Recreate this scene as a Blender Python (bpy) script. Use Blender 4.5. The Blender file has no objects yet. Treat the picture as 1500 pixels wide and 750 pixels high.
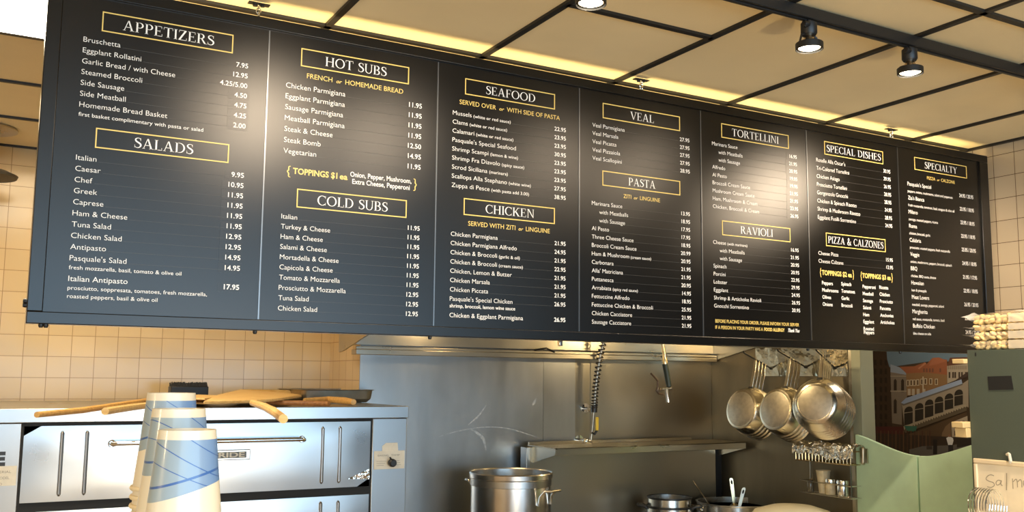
import bpy, bmesh, math, random
from mathutils import Vector, Matrix, noise
random.seed(7)
PI = math.pi
sc = bpy.context.scene
COL = sc.collection

# ------------------------------------------------------------------ camera
FPX, CYPX = 1396.70, 390.43
CAM = Vector((-0.16033, -3.02661, 1.71258))
RGT = Vector((0.871952, -0.489506, 0.009178))
DWN = Vector((0.064880, 0.096948, -0.993173))
FWD = Vector((0.485274, 0.866594, 0.116293))
cd = bpy.data.cameras.new('camera'); cam = bpy.data.objects.new('camera', cd); COL.objects.link(cam)
cd.sensor_fit = 'HORIZONTAL'; cd.sensor_width = 36.0; cd.lens = FPX / 1500 * 36.0
cd.shift_y = (CYPX - 375) / 1500
cd.clip_start = 0.05; cd.clip_end = 60
m = Matrix((RGT, -DWN, -FWD)).transposed().to_4x4(); m.translation = CAM
cam.matrix_world = m
sc.camera = cam

def U(x, y, X=None, Y=None, Z=None):
    """world point on the plane X/Y/Z = const seen at photo point (x, y)"""
    d = RGT * ((x - 750) / FPX) + DWN * ((y - CYPX) / FPX) + FWD
    i, v = (0, X) if X is not None else ((1, Y) if Y is not None else (2, Z))
    return CAM + d * ((v - CAM[i]) / d[i])

# ------------------------------------------------------------------ world, light, exposure
sc.view_settings.view_transform = 'Standard'; sc.view_settings.look = 'None'
sc.view_settings.exposure = 0.0; sc.view_settings.gamma = 1.0; sc.view_settings.use_curve_mapping = False
w = bpy.data.worlds.new('World'); sc.world = w; w.use_nodes = True
w.node_tree.nodes['Background'].inputs[0].default_value = (0.75, 0.62, 0.45, 1)
w.node_tree.nodes['Background'].inputs[1].default_value = 0.25

WARM = (1.0, 0.72, 0.36)
def area(name, loc, rot, sx, sy, power, color):
    l = bpy.data.lights.new(name, 'AREA'); l.shape = 'RECTANGLE'; l.size = sx; l.size_y = sy; l.energy = power; l.color = color
    o = bpy.data.objects.new(name, l); COL.objects.link(o); o.location = loc; o.rotation_euler = rot
    return o
def point(name, loc, power, color, r=0.05):
    l = bpy.data.lights.new(name, 'POINT'); l.energy = power; l.color = color; l.shadow_soft_size = r
    o = bpy.data.objects.new(name, l); COL.objects.link(o); o.location = loc
    return o
# daylight through the shop window behind the camera
area('window_daylight', (0.35, -7.25, 1.55), (PI/2, 0, 0), 7.7, 2.6, 420, (0.47, 0.74, 1.0))
# added fill for the dining room: unseen warm lights at ceiling height
area('dining_fill', (-2.2, -4.6, 2.90), (0, 0, 0), 1.2, 1.2, 50, WARM)
area('dining_fill', (-1.6, -6.2, 2.90), (0, 0, 0), 1.2, 1.2, 45, WARM)
point('left_fill', (-2.6, -1.6, 1.9), 45, WARM, 0.12)  # added unseen point light that brightens the ceiling
point('low_ceiling_fill', (1.3, -3.7, 0.85), 140, WARM, 0.12)  # unseen light added low down to brighten the ceiling from below
# kitchen
area('kitchen_light', (0.1, 1.75, 2.90), (0, 0, 0), 0.6, 0.6, 16, (1.0, 0.80, 0.52))
area('corridor_fill', (4.95, 0.6, 2.70), (0, 0, 0), 0.5, 0.5, 15, (1.0, 0.85, 0.65))  # unseen light added to brighten the poster in the corridor

# ------------------------------------------------------------------ materials
def lin(c):
    return tuple(((v/255)/12.92 if v/255 <= 0.04045 else ((v/255+0.055)/1.055)**2.4) for v in c)
MATS = {}
def mat(name, col, rough=0.5, metal=0.0, spec=0.5, var=0.0, vscale=8.0, bump=0.0, bscale=20.0, stretch=None, emit=None, estr=0.0, coat=0.0, alpha=None, rvar=0.0):
    if name in MATS: return MATS[name]
    M = bpy.data.materials.new(name); M.use_nodes = True; nt = M.node_tree; b = nt.nodes['Principled BSDF']
    b.inputs['Base Color'].default_value = (*col, 1); b.inputs['Roughness'].default_value = rough
    b.inputs['Metallic'].default_value = metal; b.inputs['Specular IOR Level'].default_value = spec
    if coat: b.inputs['Coat Weight'].default_value = coat
    if emit: b.inputs['Emission Color'].default_value = (*emit, 1); b.inputs['Emission Strength'].default_value = estr
    if alpha is not None: b.inputs['Alpha'].default_value = alpha
    if var or bump or rvar:
        tc = nt.nodes.new('ShaderNodeTexCoord'); mp = nt.nodes.new('ShaderNodeMapping')
        nt.links.new(tc.outputs['Object'], mp.inputs['Vector'])
        if stretch: mp.inputs['Scale'].default_value = stretch
    if var:
        n = nt.nodes.new('ShaderNodeTexNoise'); n.inputs['Scale'].default_value = vscale; n.inputs['Detail'].default_value = 4
        nt.links.new(mp.outputs[0], n.inputs['Vector'])
        r = nt.nodes.new('ShaderNodeValToRGB'); r.color_ramp.elements[0].position = 0.3; r.color_ramp.elements[1].position = 0.7
        r.color_ramp.elements[0].color = (*[max(0, v*(1-var)) for v in col], 1); r.color_ramp.elements[1].color = (*[min(1, v*(1+var*0.6)) for v in col], 1)
        nt.links.new(n.outputs['Fac'], r.inputs[0]); nt.links.new(r.outputs[0], b.inputs['Base Color'])
    if rvar:
        n3 = nt.nodes.new('ShaderNodeTexNoise'); n3.inputs['Scale'].default_value = vscale*0.8; n3.inputs['Detail'].default_value = 5
        nt.links.new(mp.outputs[0], n3.inputs['Vector'])
        mr = nt.nodes.new('ShaderNodeMapRange'); mr.inputs[3].default_value = max(0.02, rough-rvar); mr.inputs[4].default_value = rough+rvar
        nt.links.new(n3.outputs['Fac'], mr.inputs[0]); nt.links.new(mr.outputs[0], b.inputs['Roughness'])
    if bump:
        n2 = nt.nodes.new('ShaderNodeTexNoise'); n2.inputs['Scale'].default_value = bscale; n2.inputs['Detail'].default_value = 3
        nt.links.new(mp.outputs[0], n2.inputs['Vector'])
        bp = nt.nodes.new('ShaderNodeBump'); bp.inputs['Strength'].default_value = bump; bp.inputs['Distance'].default_value = 0.02
        nt.links.new(n2.outputs['Fac'], bp.inputs['Height']); nt.links.new(bp.outputs[0], b.inputs['Normal'])
    MATS[name] = M
    return M

def tile_mat(name, axis, u0, v0, pu, pv, c1, c2, grout, rough=0.18):
    """square ceramic tiles with thin grout lines; axis = the horizontal world axis of the wall"""
    M = bpy.data.materials.new(name); M.use_nodes = True; nt = M.node_tree; b = nt.nodes['Principled BSDF']; L = nt.links.new
    tc = nt.nodes.new('ShaderNodeTexCoord'); sp = nt.nodes.new('ShaderNodeSeparateXYZ'); L(tc.outputs['Object'], sp.inputs[0])
    cb = nt.nodes.new('ShaderNodeCombineXYZ')
    for k, (src, o, p) in enumerate((('XY'[axis], u0, pu), ('Z', v0, pv))):
        a = nt.nodes.new('ShaderNodeMath'); a.operation = 'SUBTRACT'; a.inputs[1].default_value = o - 40*p; L(sp.outputs[src], a.inputs[0])
        d = nt.nodes.new('ShaderNodeMath'); d.operation = 'DIVIDE'; d.inputs[1].default_value = p; L(a.outputs[0], d.inputs[0]); L(d.outputs[0], cb.inputs[k])
    br = nt.nodes.new('ShaderNodeTexBrick'); br.offset = 0; br.squash = 1
    br.inputs['Scale'].default_value = 1; br.inputs['Brick Width'].default_value = 1; br.inputs['Row Height'].default_value = 1
    br.inputs['Mortar Size'].default_value = 0.013; br.inputs['Mortar Smooth'].default_value = 0.2; br.inputs['Bias'].default_value = 0
    br.inputs['Color1'].default_value = (*c1, 1); br.inputs['Color2'].default_value = (*c2, 1); br.inputs['Mortar'].default_value = (*grout, 1)
    L(cb.outputs[0], br.inputs['Vector']); L(br.outputs['Color'], b.inputs['Base Color'])
    iv = nt.nodes.new('ShaderNodeMath'); iv.operation = 'SUBTRACT'; iv.inputs[0].default_value = 1; L(br.outputs['Fac'], iv.inputs[1])
    nz = nt.nodes.new('ShaderNodeTexNoise'); nz.inputs['Scale'].default_value = 14; L(tc.outputs['Object'], nz.inputs['Vector'])
    ad = nt.nodes.new('ShaderNodeMath'); ad.operation = 'MULTIPLY_ADD'; ad.inputs[1].default_value = 0.5; L(nz.outputs['Fac'], ad.inputs[0]); L(iv.outputs[0], ad.inputs[2])
    bp = nt.nodes.new('ShaderNodeBump'); bp.inputs['Strength'].default_value = 0.35; bp.inputs['Distance'].default_value = 0.004
    L(ad.outputs[0], bp.inputs['Height']); L(bp.outputs[0], b.inputs['Normal'])
    b.inputs['Roughness'].default_value = rough
    return M

def wood_mat(name, c1, c2, scale=6.0, rough=0.5, stretch=(1, 12, 12)):
    M = bpy.data.materials.new(name); M.use_nodes = True; nt = M.node_tree; b = nt.nodes['Principled BSDF']; L = nt.links.new
    tc = nt.nodes.new('ShaderNodeTexCoord'); mp = nt.nodes.new('ShaderNodeMapping'); mp.inputs['Scale'].default_value = stretch
    L(tc.outputs['Object'], mp.inputs[0]); n = nt.nodes.new('ShaderNodeTexNoise'); n.inputs['Scale'].default_value = scale; n.inputs['Detail'].default_value = 6
    L(mp.outputs[0], n.inputs['Vector']); r = nt.nodes.new('ShaderNodeValToRGB'); r.color_ramp.elements[0].position = .35; r.color_ramp.elements[1].position = .65
    r.color_ramp.elements[0].color = (*c1, 1); r.color_ramp.elements[1].color = (*c2, 1)
    L(n.outputs['Fac'], r.inputs[0]); L(r.outputs[0], b.inputs['Base Color']); b.inputs['Roughness'].default_value = rough
    return M

def film_mat(name, opac, col=(1, 1, 1), rough=0.15):
    """clear or milky plastic film"""
    M = bpy.data.materials.new(name); M.use_nodes = True; nt = M.node_tree; nt.nodes.clear(); L = nt.links.new
    o = nt.nodes.new('ShaderNodeOutputMaterial'); mx = nt.nodes.new('ShaderNodeMixShader'); mx.inputs[0].default_value = opac
    t = nt.nodes.new('ShaderNodeBsdfTransparent'); p = nt.nodes.new('ShaderNodeBsdfPrincipled')
    p.inputs['Base Color'].default_value = (*col, 1); p.inputs['Roughness'].default_value = rough
    L(t.outputs[0], mx.inputs[1]); L(p.outputs[0], mx.inputs[2]); L(mx.outputs[0], o.inputs[0])
    return M

m_ceiling = mat('ceiling_board', (0.86, 0.725, 0.45), 0.85, var=0.05, vscale=3, bump=0.05, bscale=160)
m_black_tee = mat('black_grid', (0.012, 0.011, 0.010), 0.5)
m_black = mat('black_paint', (0.012, 0.012, 0.012), 0.42)
def satin_mat(name, col, rough, ior=1.5):
    """dark satin print: a matt base under a smooth-falling gloss"""
    M = bpy.data.materials.new(name); M.use_nodes = True; nt = M.node_tree; nt.nodes.clear(); L = nt.links.new
    o = nt.nodes.new('ShaderNodeOutputMaterial'); mx = nt.nodes.new('ShaderNodeMixShader'); fr = nt.nodes.new('ShaderNodeFresnel'); fr.inputs[0].default_value = ior
    d = nt.nodes.new('ShaderNodeBsdfDiffuse'); d.inputs['Color'].default_value = (*col, 1)
    g = nt.nodes.new('ShaderNodeBsdfAnisotropic'); g.distribution = 'BECKMANN'; g.inputs['Roughness'].default_value = rough; g.inputs['Color'].default_value = (1, 1, 1, 1)
    L(fr.outputs[0], mx.inputs[0]); L(d.outputs[0], mx.inputs[1]); L(g.outputs[0], mx.inputs[2]); L(mx.outputs[0], o.inputs[0])
    return M
m_board = satin_mat('board_print', (0.0045, 0.004, 0.0033), 0.355, 1.52)
m_frame = satin_mat('board_frame', (0.0045, 0.0042, 0.0036), 0.35, 1.50)
m_sticker = satin_mat('price_sticker', (0.0045, 0.004, 0.0033), 0.37, 1.52)
m_white = mat('white_print', (0.86, 0.84, 0.80), 0.4)
m_gold = mat('gold_print', (0.82, 0.60, 0.17), 0.4)
m_leader = mat('grey_print', (0.05, 0.048, 0.045), 0.4)
m_strip = mat('aluminium_strip', (0.20, 0.21, 0.22), 0.35, 1.0)
m_chrome = mat('chrome', (0.80, 0.80, 0.78), 0.12, 1.0)
m_brass = mat('brass', (0.75, 0.62, 0.38), 0.25, 1.0)
m_oven = mat('oven_steel', (0.43, 0.435, 0.435), 0.30, 1.0, rvar=0.08, vscale=4)
m_steel = mat('wall_steel', (0.46, 0.465, 0.46), 0.34, 1.0, var=.10, bump=0.04, bscale=4, rvar=0.12, vscale=7, stretch=(1,1,.35))
m_steel_warmlit = mat('wall_steel_warmlit', (0.42, 0.385, 0.31), 0.36, 1.0, bump=0.05, bscale=3, rvar=0.08, vscale=5, stretch=(1, 1, .3))  # copy of the wall steel with warm reflected light put into its colour
m_side_shade = mat('side_steel_shaded', (0.22, 0.185, 0.125), 0.45, 0.85, var=.15, vscale=6, stretch=(1,1,.3))  # side wall steel, its shade painted in as a darker, browner colour
m_shelf = mat('shelf_steel', (0.54, 0.50, 0.41), 0.30, 1.0, rvar=0.08, vscale=6)
m_pan = mat('pan_aluminium', (0.80, 0.76, 0.66), 0.24, 1.0, bump=0.06, bscale=18, rvar=0.10, vscale=25)
m_panbase = mat('pan_base', (0.56, 0.52, 0.45), 0.45, 1.0, var=0.15, vscale=40)
m_pot = mat('pot_aluminium', (0.80, 0.79, 0.76), 0.22, 1.0, rvar=0.06, vscale=14)
m_dark = mat('dark_gap', (0.008, 0.008, 0.008), 0.7)
m_darkpan = mat('dark_tin', (0.38, 0.33, 0.25), 0.35, 0.9, var=0.2, vscale=15)
m_foil = mat('foil', (0.86, 0.84, 0.78), 0.16, 1.0, bump=1.0, bscale=30)
m_foilplate = mat('shiny_plate', (0.80, 0.74, 0.58), 0.12, 1.0, bump=0.35, bscale=9)
m_green = mat('sage_paint', (0.54, 0.76, 0.55), 0.5, var=0.06, vscale=10)
m_jamb = mat('jamb_paint', (0.34, 0.36, 0.27), 0.5)
m_cab = mat('dark_sage_laminate', (0.072, 0.090, 0.068), 0.6, var=0.05, vscale=200)
m_floor = mat('floor_tile', (0.30, 0.22, 0.15), 0.4, var=0.2, vscale=3)
m_plaster = mat('plaster', (0.62, 0.52, 0.38), 0.8)
m_peel = wood_mat('pale_wood', (0.74, 0.44, 0.14), (0.88, 0.60, 0.24))
m_handle = wood_mat('handle_wood', (0.60, 0.31, 0.08), (0.76, 0.44, 0.13))
m_brownwood = wood_mat('brown_wood', (0.20, 0.075, 0.02), (0.36, 0.15, 0.04))
m_paper = mat('paper', (0.72, 0.66, 0.54), 0.7, var=0.08, vscale=30)
m_cream = mat('cream_paper', (0.78, 0.66, 0.45), 0.55)

# ------------------------------------------------------------------ mesh helpers
class MB:
    def __init__(s): s.v = []; s.f = []; s.mi = []; s.cur = 0
    def add(s, vs, fs):
        o = len(s.v); s.v += [Vector(v) for v in vs]; s.f += [tuple(i+o for i in f) for f in fs]; s.mi += [s.cur]*len(fs)
        return s
    def box(s, a, b):
        x0, y0, z0 = a; x1, y1, z1 = b
        return s.add([(x0,y0,z0),(x1,y0,z0),(x1,y1,z0),(x0,y1,z0),(x0,y0,z1),(x1,y0,z1),(x1,y1,z1),(x0,y1,z1)],
                     [(0,3,2,1),(4,5,6,7),(0,1,5,4),(1,2,6,5),(2,3,7,6),(3,0,4,7)])
    def prism(s, pts, off):
        """polygon pts (3D) extruded by vector off"""
        n = len(pts); off = Vector(off)
        return s.add([Vector(p) for p in pts] + [Vector(p)+off for p in pts],
                     [tuple(range(n-1,-1,-1)), tuple(range(n,2*n))] + [(i,(i+1)%n,n+(i+1)%n,n+i) for i in range(n)])
    def poly(s, pts): return s.add(pts, [tuple(range(len(pts)))])
    def cyl(s, p0, p1, r0, r1=None, n=16):
        p0, p1 = Vector(p0), Vector(p1); r1 = r0 if r1 is None else r1
        return s.sweep([p0, p1], [r0, r1], n)
    def sweep(s, pts, rs, n=10, closed=False):
        pts = [Vector(p) for p in pts]; k = len(pts)
        if not isinstance(rs, (list, tuple)): rs = [rs]*k
        t = [(pts[min(i+1,k-1)]-pts[max(i-1,0)]).normalized() for i in range(k)]
        if closed: t = [(pts[(i+1)%k]-pts[(i-1)%k]).normalized() for i in range(k)]
        up = Vector((0,0,1)) if abs(t[0].z) < .9 else Vector((1,0,0))
        a = t[0].cross(up).normalized(); vs = []
        for i in range(k):
            a = (a - t[i]*a.dot(t[i])).normalized(); b = t[i].cross(a)
            vs += [pts[i] + (a*math.cos(2*PI*j/n) + b*math.sin(2*PI*j/n))*rs[i] for j in range(n)]
        fs = [(i*n+j, i*n+(j+1)%n, (i+1)*n+(j+1)%n, (i+1)*n+j) for i in range(k-1) for j in range(n)]
        if closed: fs += [((k-1)*n+j, (k-1)*n+(j+1)%n, (j+1)%n, j) for j in range(n)]
        else: fs += [tuple(range(n-1,-1,-1)), tuple(range((k-1)*n, k*n))]
        return s.add(vs, fs)
    def lathe(s, prof, n=32, o=(0,0,0), M=None, cap=True):
        """profile [(r, h)] around local z; M 3x3 maps local axes to world"""
        o = Vector(o); M = M or Matrix.Identity(3); k = len(prof); vs = []
        for r, h in prof:
            vs += [o + M @ Vector((r*math.cos(2*PI*j/n), r*math.sin(2*PI*j/n), h)) for j in range(n)]
        fs = [(i*n+j, i*n+(j+1)%n, (i+1)*n+(j+1)%n, (i+1)*n+j) for i in range(k-1) for j in range(n)]
        if cap:
            if prof[0][0] > 1e-6: fs.append(tuple(range(n-1,-1,-1)))
            if prof[-1][0] > 1e-6: fs.append(tuple(range((k-1)*n, k*n)))
        return s.add(vs, fs)
    def ball(s, c, r, n=8, M=None):
        r = r if isinstance(r, (tuple, list)) else (r, r, r); M = M or Matrix.Identity(3); c = Vector(c); vs = []; fs = []
        k = n//2+1
        for i in range(1, k-1):
            for j in range(n):
                th = PI*i/(k-1); ph = 2*PI*j/n
                vs.append(c + M @ Vector((r[0]*math.sin(th)*math.cos(ph), r[1]*math.sin(th)*math.sin(ph), r[2]*math.cos(th))))
        q = k-2
        vs += [c + M @ Vector((0,0,r[2])), c - M @ Vector((0,0,r[2]))]
        for i in range(q-1):
            for j in range(n): fs.append((i*n+j, (i+1)*n+j, (i+1)*n+(j+1)%n, i*n+(j+1)%n))
        for j in range(n): fs += [(q*n, j, (j+1)%n), (q*n+1, (q-1)*n+(j+1)%n, (q-1)*n+j)]
        return s.add(vs, fs)
    def build(s, name, mats, parent=None, smooth=True, bevel=0.0, origin=None, angle=35):
        me = bpy.data.meshes.new(name); org = Vector(origin) if origin is not None else Vector((0,0,0))
        if origin is None and parent is not None: org = parent.matrix_basis.translation if parent.parent is None else (parent.matrix_basis.translation + parent.parent.matrix_basis.translation)
        me.from_pydata([tuple(v-org) for v in s.v], [], s.f); me.update()
        for mm in (mats if isinstance(mats, (list, tuple)) else [mats]): me.materials.append(mm)
        for p, i in zip(me.polygons, s.mi): p.material_index = i
        bm = bmesh.new(); bm.from_mesh(me); bmesh.ops.recalc_face_normals(bm, faces=bm.faces); bm.to_mesh(me); bm.free()
        if smooth:
            for p in me.polygons: p.use_smooth = True
            me.set_sharp_from_angle(angle=math.radians(angle))
        o = bpy.data.objects.new(name, me); COL.objects.link(o)
        if parent is not None:
            o.parent = parent
        else: o.location = org
        if bevel:
            md = o.modifiers.new('edge', 'BEVEL'); md.width = bevel; md.segments = 2; md.limit_method = 'ANGLE'; md.angle_limit = math.radians(40)
        return o

def thing(name, label, cat, loc=(0,0,0), group=None):
    o = bpy.data.objects.new(name, None); COL.objects.link(o); o.location = loc; o.empty_display_size = 0.05
    o['label'] = label; o['category'] = cat
    if group: o['group'] = group
    return o
def tag(o, label=None, cat=None, group=None, kind=None):
    if label: o['label'] = label
    if cat: o['category'] = cat
    if group: o['group'] = group
    if kind: o['kind'] = kind
    return o
def dup(root, loc, label, group=None):
    r = root.copy(); COL.objects.link(r); r.location = loc; r['label'] = label
    if group: r['group'] = group
    for ch in list(root.children):
        c = ch.copy(); COL.objects.link(c); c.parent = r
        for g in list(ch.children):
            d = g.copy(); COL.objects.link(d); d.parent = c
    return r
def structure(o): o['kind'] = 'structure'; return o

# ------------------------------------------------------------------ lettering
_tc = bpy.data.curves.new('lettering', 'FONT'); _to = bpy.data.objects.new('lettering', _tc); COL.objects.link(_to)
_tc.resolution_u = 3; _tc.size = 1.0
_cache = {}
def glyphs(text, weight=0.0):
    key = (text, weight)
    if key not in _cache:
        _tc.body = text; _tc.offset = weight
        dg = bpy.context.evaluated_depsgraph_get(); dg.update()
        e = _to.evaluated_get(dg); me = e.to_mesh()
        _cache[key] = ([(v.co.x, v.co.y) for v in me.vertices], [tuple(p.vertices) for p in me.polygons]); e.to_mesh_clear()
    return _cache[key]
CAPH = max(v[1] for v in glyphs('H')[0])
def bounds(text, weight=0.0):
    xs = [v[0] for v in glyphs(text, weight)[0]]; return min(xs), max(xs)
def write(mb, text, frame, cap, x0=None, x1=None, stretch=1.0, weight=0.0, slant=0.0):
    """text onto a plane; frame(u, v) -> 3D. x0 only = left aligned, x1 only = right aligned, both = fitted. returns (x0, x1)"""
    vs, fs = glyphs(text, weight)
    if not vs: return x0, x0
    a, b = bounds(text, weight); k = cap/CAPH
    if x0 is not None and x1 is not None: sx = (x1-x0)/(b-a)
    else: sx = k*stretch
    if x0 is None: x0 = x1 - (b-a)*sx
    mb.add([frame(x0 + (x-a)*sx + slant*y*k, y*k) for x, y in vs], fs)
    return x0, x0 + (b-a)*sx

# book-face capitals drawn here stroke by stroke: thick stems, thin hairlines, slab serifs
TH, TN, SF, EX = 0.125, 0.05, 0.04, 0.065
def R_(x0, y0, x1, y1): return [(x0,y0),(x1,y0),(x1,y1),(x0,y1)]
def stem(x, top=1, bot=1, h=1.0, w=None):
    w = w or TH; r = [R_(x, 0, x+w, h)]
    if bot: r.append(R_(x-EX, 0, x+w+EX, SF))
    if top: r.append(R_(x-EX, h-SF, x+w+EX, h))
    return r
def arc(cx, cy, rx, ry, a0, a1, thick=TH, thin=TN, n=14):
    out = []
    for i in range(n):
        q = []
        for a in (a0+(a1-a0)*i/n, a0+(a1-a0)*(i+1)/n):
            c, s_ = math.cos(math.radians(a)), math.sin(math.radians(a)); q.append(((cx+rx*c, cy+ry*s_), (cx+(rx-thick)*c, cy+(ry-thin)*s_)))
        out.append([q[0][0], q[1][0], q[1][1], q[0][1]])
    return out
def stroke(pts, ws):
    out = []; L = []
    for i, p in enumerate(pts):
        a = pts[max(i-1,0)]; b = pts[min(i+1,len(pts)-1)]; dx, dy = b[0]-a[0], b[1]-a[1]; l = math.hypot(dx,dy); n = (-dy/l, dx/l); w_ = ws[i]/2
        L.append(((p[0]+n[0]*w_, p[1]+n[1]*w_), (p[0]-n[0]*w_, p[1]-n[1]*w_)))
    for i in range(len(L)-1): out.append([L[i][0], L[i+1][0], L[i+1][1], L[i][1]])
    return out
def spline(P, W, n=6):
    pts = []; ws = []
    for i in range(len(P)-1):
        p0, p1, p2, p3 = P[max(i-1,0)], P[i], P[i+1], P[min(i+2,len(P)-1)]
        for k in range(n):
            t = k/n; f = lambda a,b,c,d: 0.5*((2*b)+(-a+c)*t+(2*a-5*b+4*c-d)*t*t+(-a+3*b-3*c+d)*t**3)
            pts.append((f(p0[0],p1[0],p2[0],p3[0]), f(p0[1],p1[1],p2[1],p3[1]))); ws.append(W[i]+(W[i+1]-W[i])*t)
    pts.append(P[-1]); ws.append(W[-1]); return stroke(pts, ws)
def diag(x0, x1, w): return [[(x0,0),(x0+w,0),(x1+w,1),(x1,1)]]
def _S():
    return spline([(.46,.80),(.40,.93),(.27,.975),(.12,.90),(.08,.76),(.17,.62),(.33,.51),(.46,.38),(.47,.21),(.36,.06),(.22,.025),(.08,.09),(.03,.24)],
                  [.03,.04,.05,.08,.11,.13,.14,.13,.11,.07,.05,.04,.03]) + [R_(.445,.70,.475,.97), R_(.02,.03,.05,.30)]
SERIF = {
 'A': (diag(.07,.36,TN)+[[(.60,0),(.60+TH+.02,0),(.45,1.0),(.35,1.0)]]+[R_(.2,.32,.62,.32+TN), R_(0,0,.20,SF), R_(.52,0,.84,SF)], .84),
 'B': (stem(.07)+arc(.30,.75,.28,.25,-90,90)+arc(.30,.265,.33,.265,-90,90)+[R_(.15,.95,.31,1),R_(.15,.5,.31,.53),R_(.15,0,.31,.05)], .68),
 'C': (arc(.43,.5,.43,.51,48,312)+[R_(.70,.72,.73,.98), R_(.70,.02,.73,.28)], .78),
 'D': (stem(.07)+arc(.32,.5,.45,.5,-90,90)+[R_(.15,.95,.33,1),R_(.15,0,.33,.05)], .82),
 'E': (stem(.07)+[R_(.15,.955,.56,1),R_(.53,.78,.56,1),R_(.15,.49,.44,.535),R_(.415,.40,.44,.62),R_(.15,0,.60,.045),R_(.57,0,.60,.24)], .64),
 'F': (stem(.07)+[R_(.15,.955,.55,1),R_(.52,.78,.55,1),R_(.15,.48,.43,.525),R_(.405,.40,.43,.61)], .58),
 'H': (stem(.07)+stem(.62)+[R_(.15,.49,.66,.54)], .84),
 'I': (stem(.07), .28),
 'K': (stem(.07)+[[(.17,.42),(.24,.42),(.66,1),(.59,1)],[(.26,.55),(.37,.62),(.76,0),(.60,0)],R_(.50,1-SF,.78,1),R_(.52,0,.84,SF)], .82),
 'L': (stem(.07)+[R_(.15,0,.57,.045),R_(.54,0,.57,.25)], .60),
 'N': (stem(.10,w=.055)+stem(.68,bot=0,w=.055)+[[(.10,1),(.24,1),(.735,0),(.68,0)]], .86),
 'O': (arc(.44,.5,.44,.51,0,360,n=28), .90),
 'P': (stem(.07)+arc(.30,.72,.30,.28,-90,90)+[R_(.15,.95,.31,1),R_(.15,.44,.31,.49)], .64),
 'R': (stem(.07)+arc(.30,.74,.28,.26,-90,90)+[R_(.15,.95,.31,1),R_(.15,.48,.31,.53),[(.30,.51),(.43,.51),(.72,0),(.57,0)],R_(.57,0,.78,SF)], .76),
 'S': (_S(), .54),
 'T': (stem(.29,top=0)+[R_(.0,.955,.70,1),R_(0,.76,.03,1),R_(.67,.76,.70,1)], .72),
 'U': (arc(.3775,.34,.3075,.36,180,360,thick=.09)+[R_(.07,.33,.07+TH-.02,1),R_(.63,.33,.685,1),R_(.0,1-SF,.25,1),R_(.55,1-SF,.77,1)], .78),
 'V': ([[(.05,1),(.20,1),(.46,0),(.38,0)],[(.40,0),(.45,0),(.76,1),(.705,1)],R_(0,1-SF,.28,1),R_(.58,1-SF,.84,1)], .82),
 'Y': (stem(.31,top=0,h=.48)+[[(.04,1),(.19,1),(.43,.46),(.31,.46)],[(.38,.47),(.43,.47),(.70,1),(.645,1)],R_(-.01,1-SF,.27,1),R_(.55,1-SF,.77,1)], .76),
 'Z': ([[(.02,.045),(.17,.045),(.62,.955),(.47,.955)],R_(.05,.955,.62,1),R_(.05,.77,.08,1),R_(.02,0,.64,.045),R_(.61,0,.64,.24)], .68),
 '&': (spline([(.80,.52),(.72,.52),(.62,.22),(.36,.0),(.12,.12),(.12,.34),(.32,.52),(.46,.70),(.42,.92),(.28,.96),(.20,.78),(.32,.50),(.58,.16),(.82,.02)],
              [.05,.05,.05,.06,.11,.12,.06,.06,.07,.07,.10,.12,.12,.08]), .88),
 ' ': ([], .34),
}
def serif(mb, text, frame, cap, x0, x1):
    adv = sum(SERIF[c][1]+.06 for c in text)-.06; k = (x1-x0)/adv; x = x0
    for c in text:
        for q in SERIF[c][0]: mb.poly([frame(x+px*k, py*cap) for px, py in q])
        x += (SERIF[c][1]+.06)*k

# ================================================================== SETTING
ZC = 2.938
XR = 4.38
YB = 2.72
XP, YP = 1.766, 2.186        # chase that carries the steel splashback
fl = structure(MB().box((-4.5,-7.2,-0.1),(6.6,2.9,0)).build('floor', m_floor, smooth=False))
structure(MB().box((-4.5,-7.2,ZC+.004),(6.6,2.9,ZC+.12)).build('ceiling', m_ceiling, smooth=False))
# black ceiling grid
g = MB()
def teeX(y, x0, x1, w=.024): g.box((x0,y-w/2,ZC-.006),(x1,y+w/2,ZC+.02))
def teeY(x, y0, y1, w=.024): g.box((x-w/2,y0,ZC-.006),(x+w/2,y1,ZC+.02))
TX = [0.847+0.6168*i for i in range(-7, 6)]
for x in TX: teeY(x, -7.0, YB)
for y in (0.118, -1.125, -2.40, -3.67, -4.94, -6.2): teeX(y, -4.4, XR)
for y in (0.78, 1.425, 2.06, YB-.012): teeX(y, -4.4, 4.2, .02)
teeX(-.482, TX[8], TX[9]); teeX(-.482, TX[8]-1.2336, TX[8]-.6168)
teeY(XR-.012, -7, .2)
structure(g.build('trim_1', m_black_tee, smooth=False))

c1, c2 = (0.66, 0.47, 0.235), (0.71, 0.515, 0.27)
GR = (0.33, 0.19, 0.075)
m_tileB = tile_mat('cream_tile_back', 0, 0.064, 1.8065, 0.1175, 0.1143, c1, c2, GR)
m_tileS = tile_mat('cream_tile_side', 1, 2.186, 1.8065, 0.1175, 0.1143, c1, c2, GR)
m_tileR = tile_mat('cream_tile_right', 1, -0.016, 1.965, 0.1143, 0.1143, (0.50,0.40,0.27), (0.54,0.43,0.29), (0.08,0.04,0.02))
structure(MB().box((-4.5,YB,0),(XP+.2,YB+.15,ZC)).build('wall_back', m_tileB, smooth=False))
k = MB(); k.box((XP,YP+.004,0),(4.6,YB+.15,ZC)); structure(k.build('wall_kitchen', m_tileS, smooth=False))
structure(MB().box((-4.65,-7.2,0),(-4.5,2.9,ZC)).build('wall_left', m_plaster, smooth=False))
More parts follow.
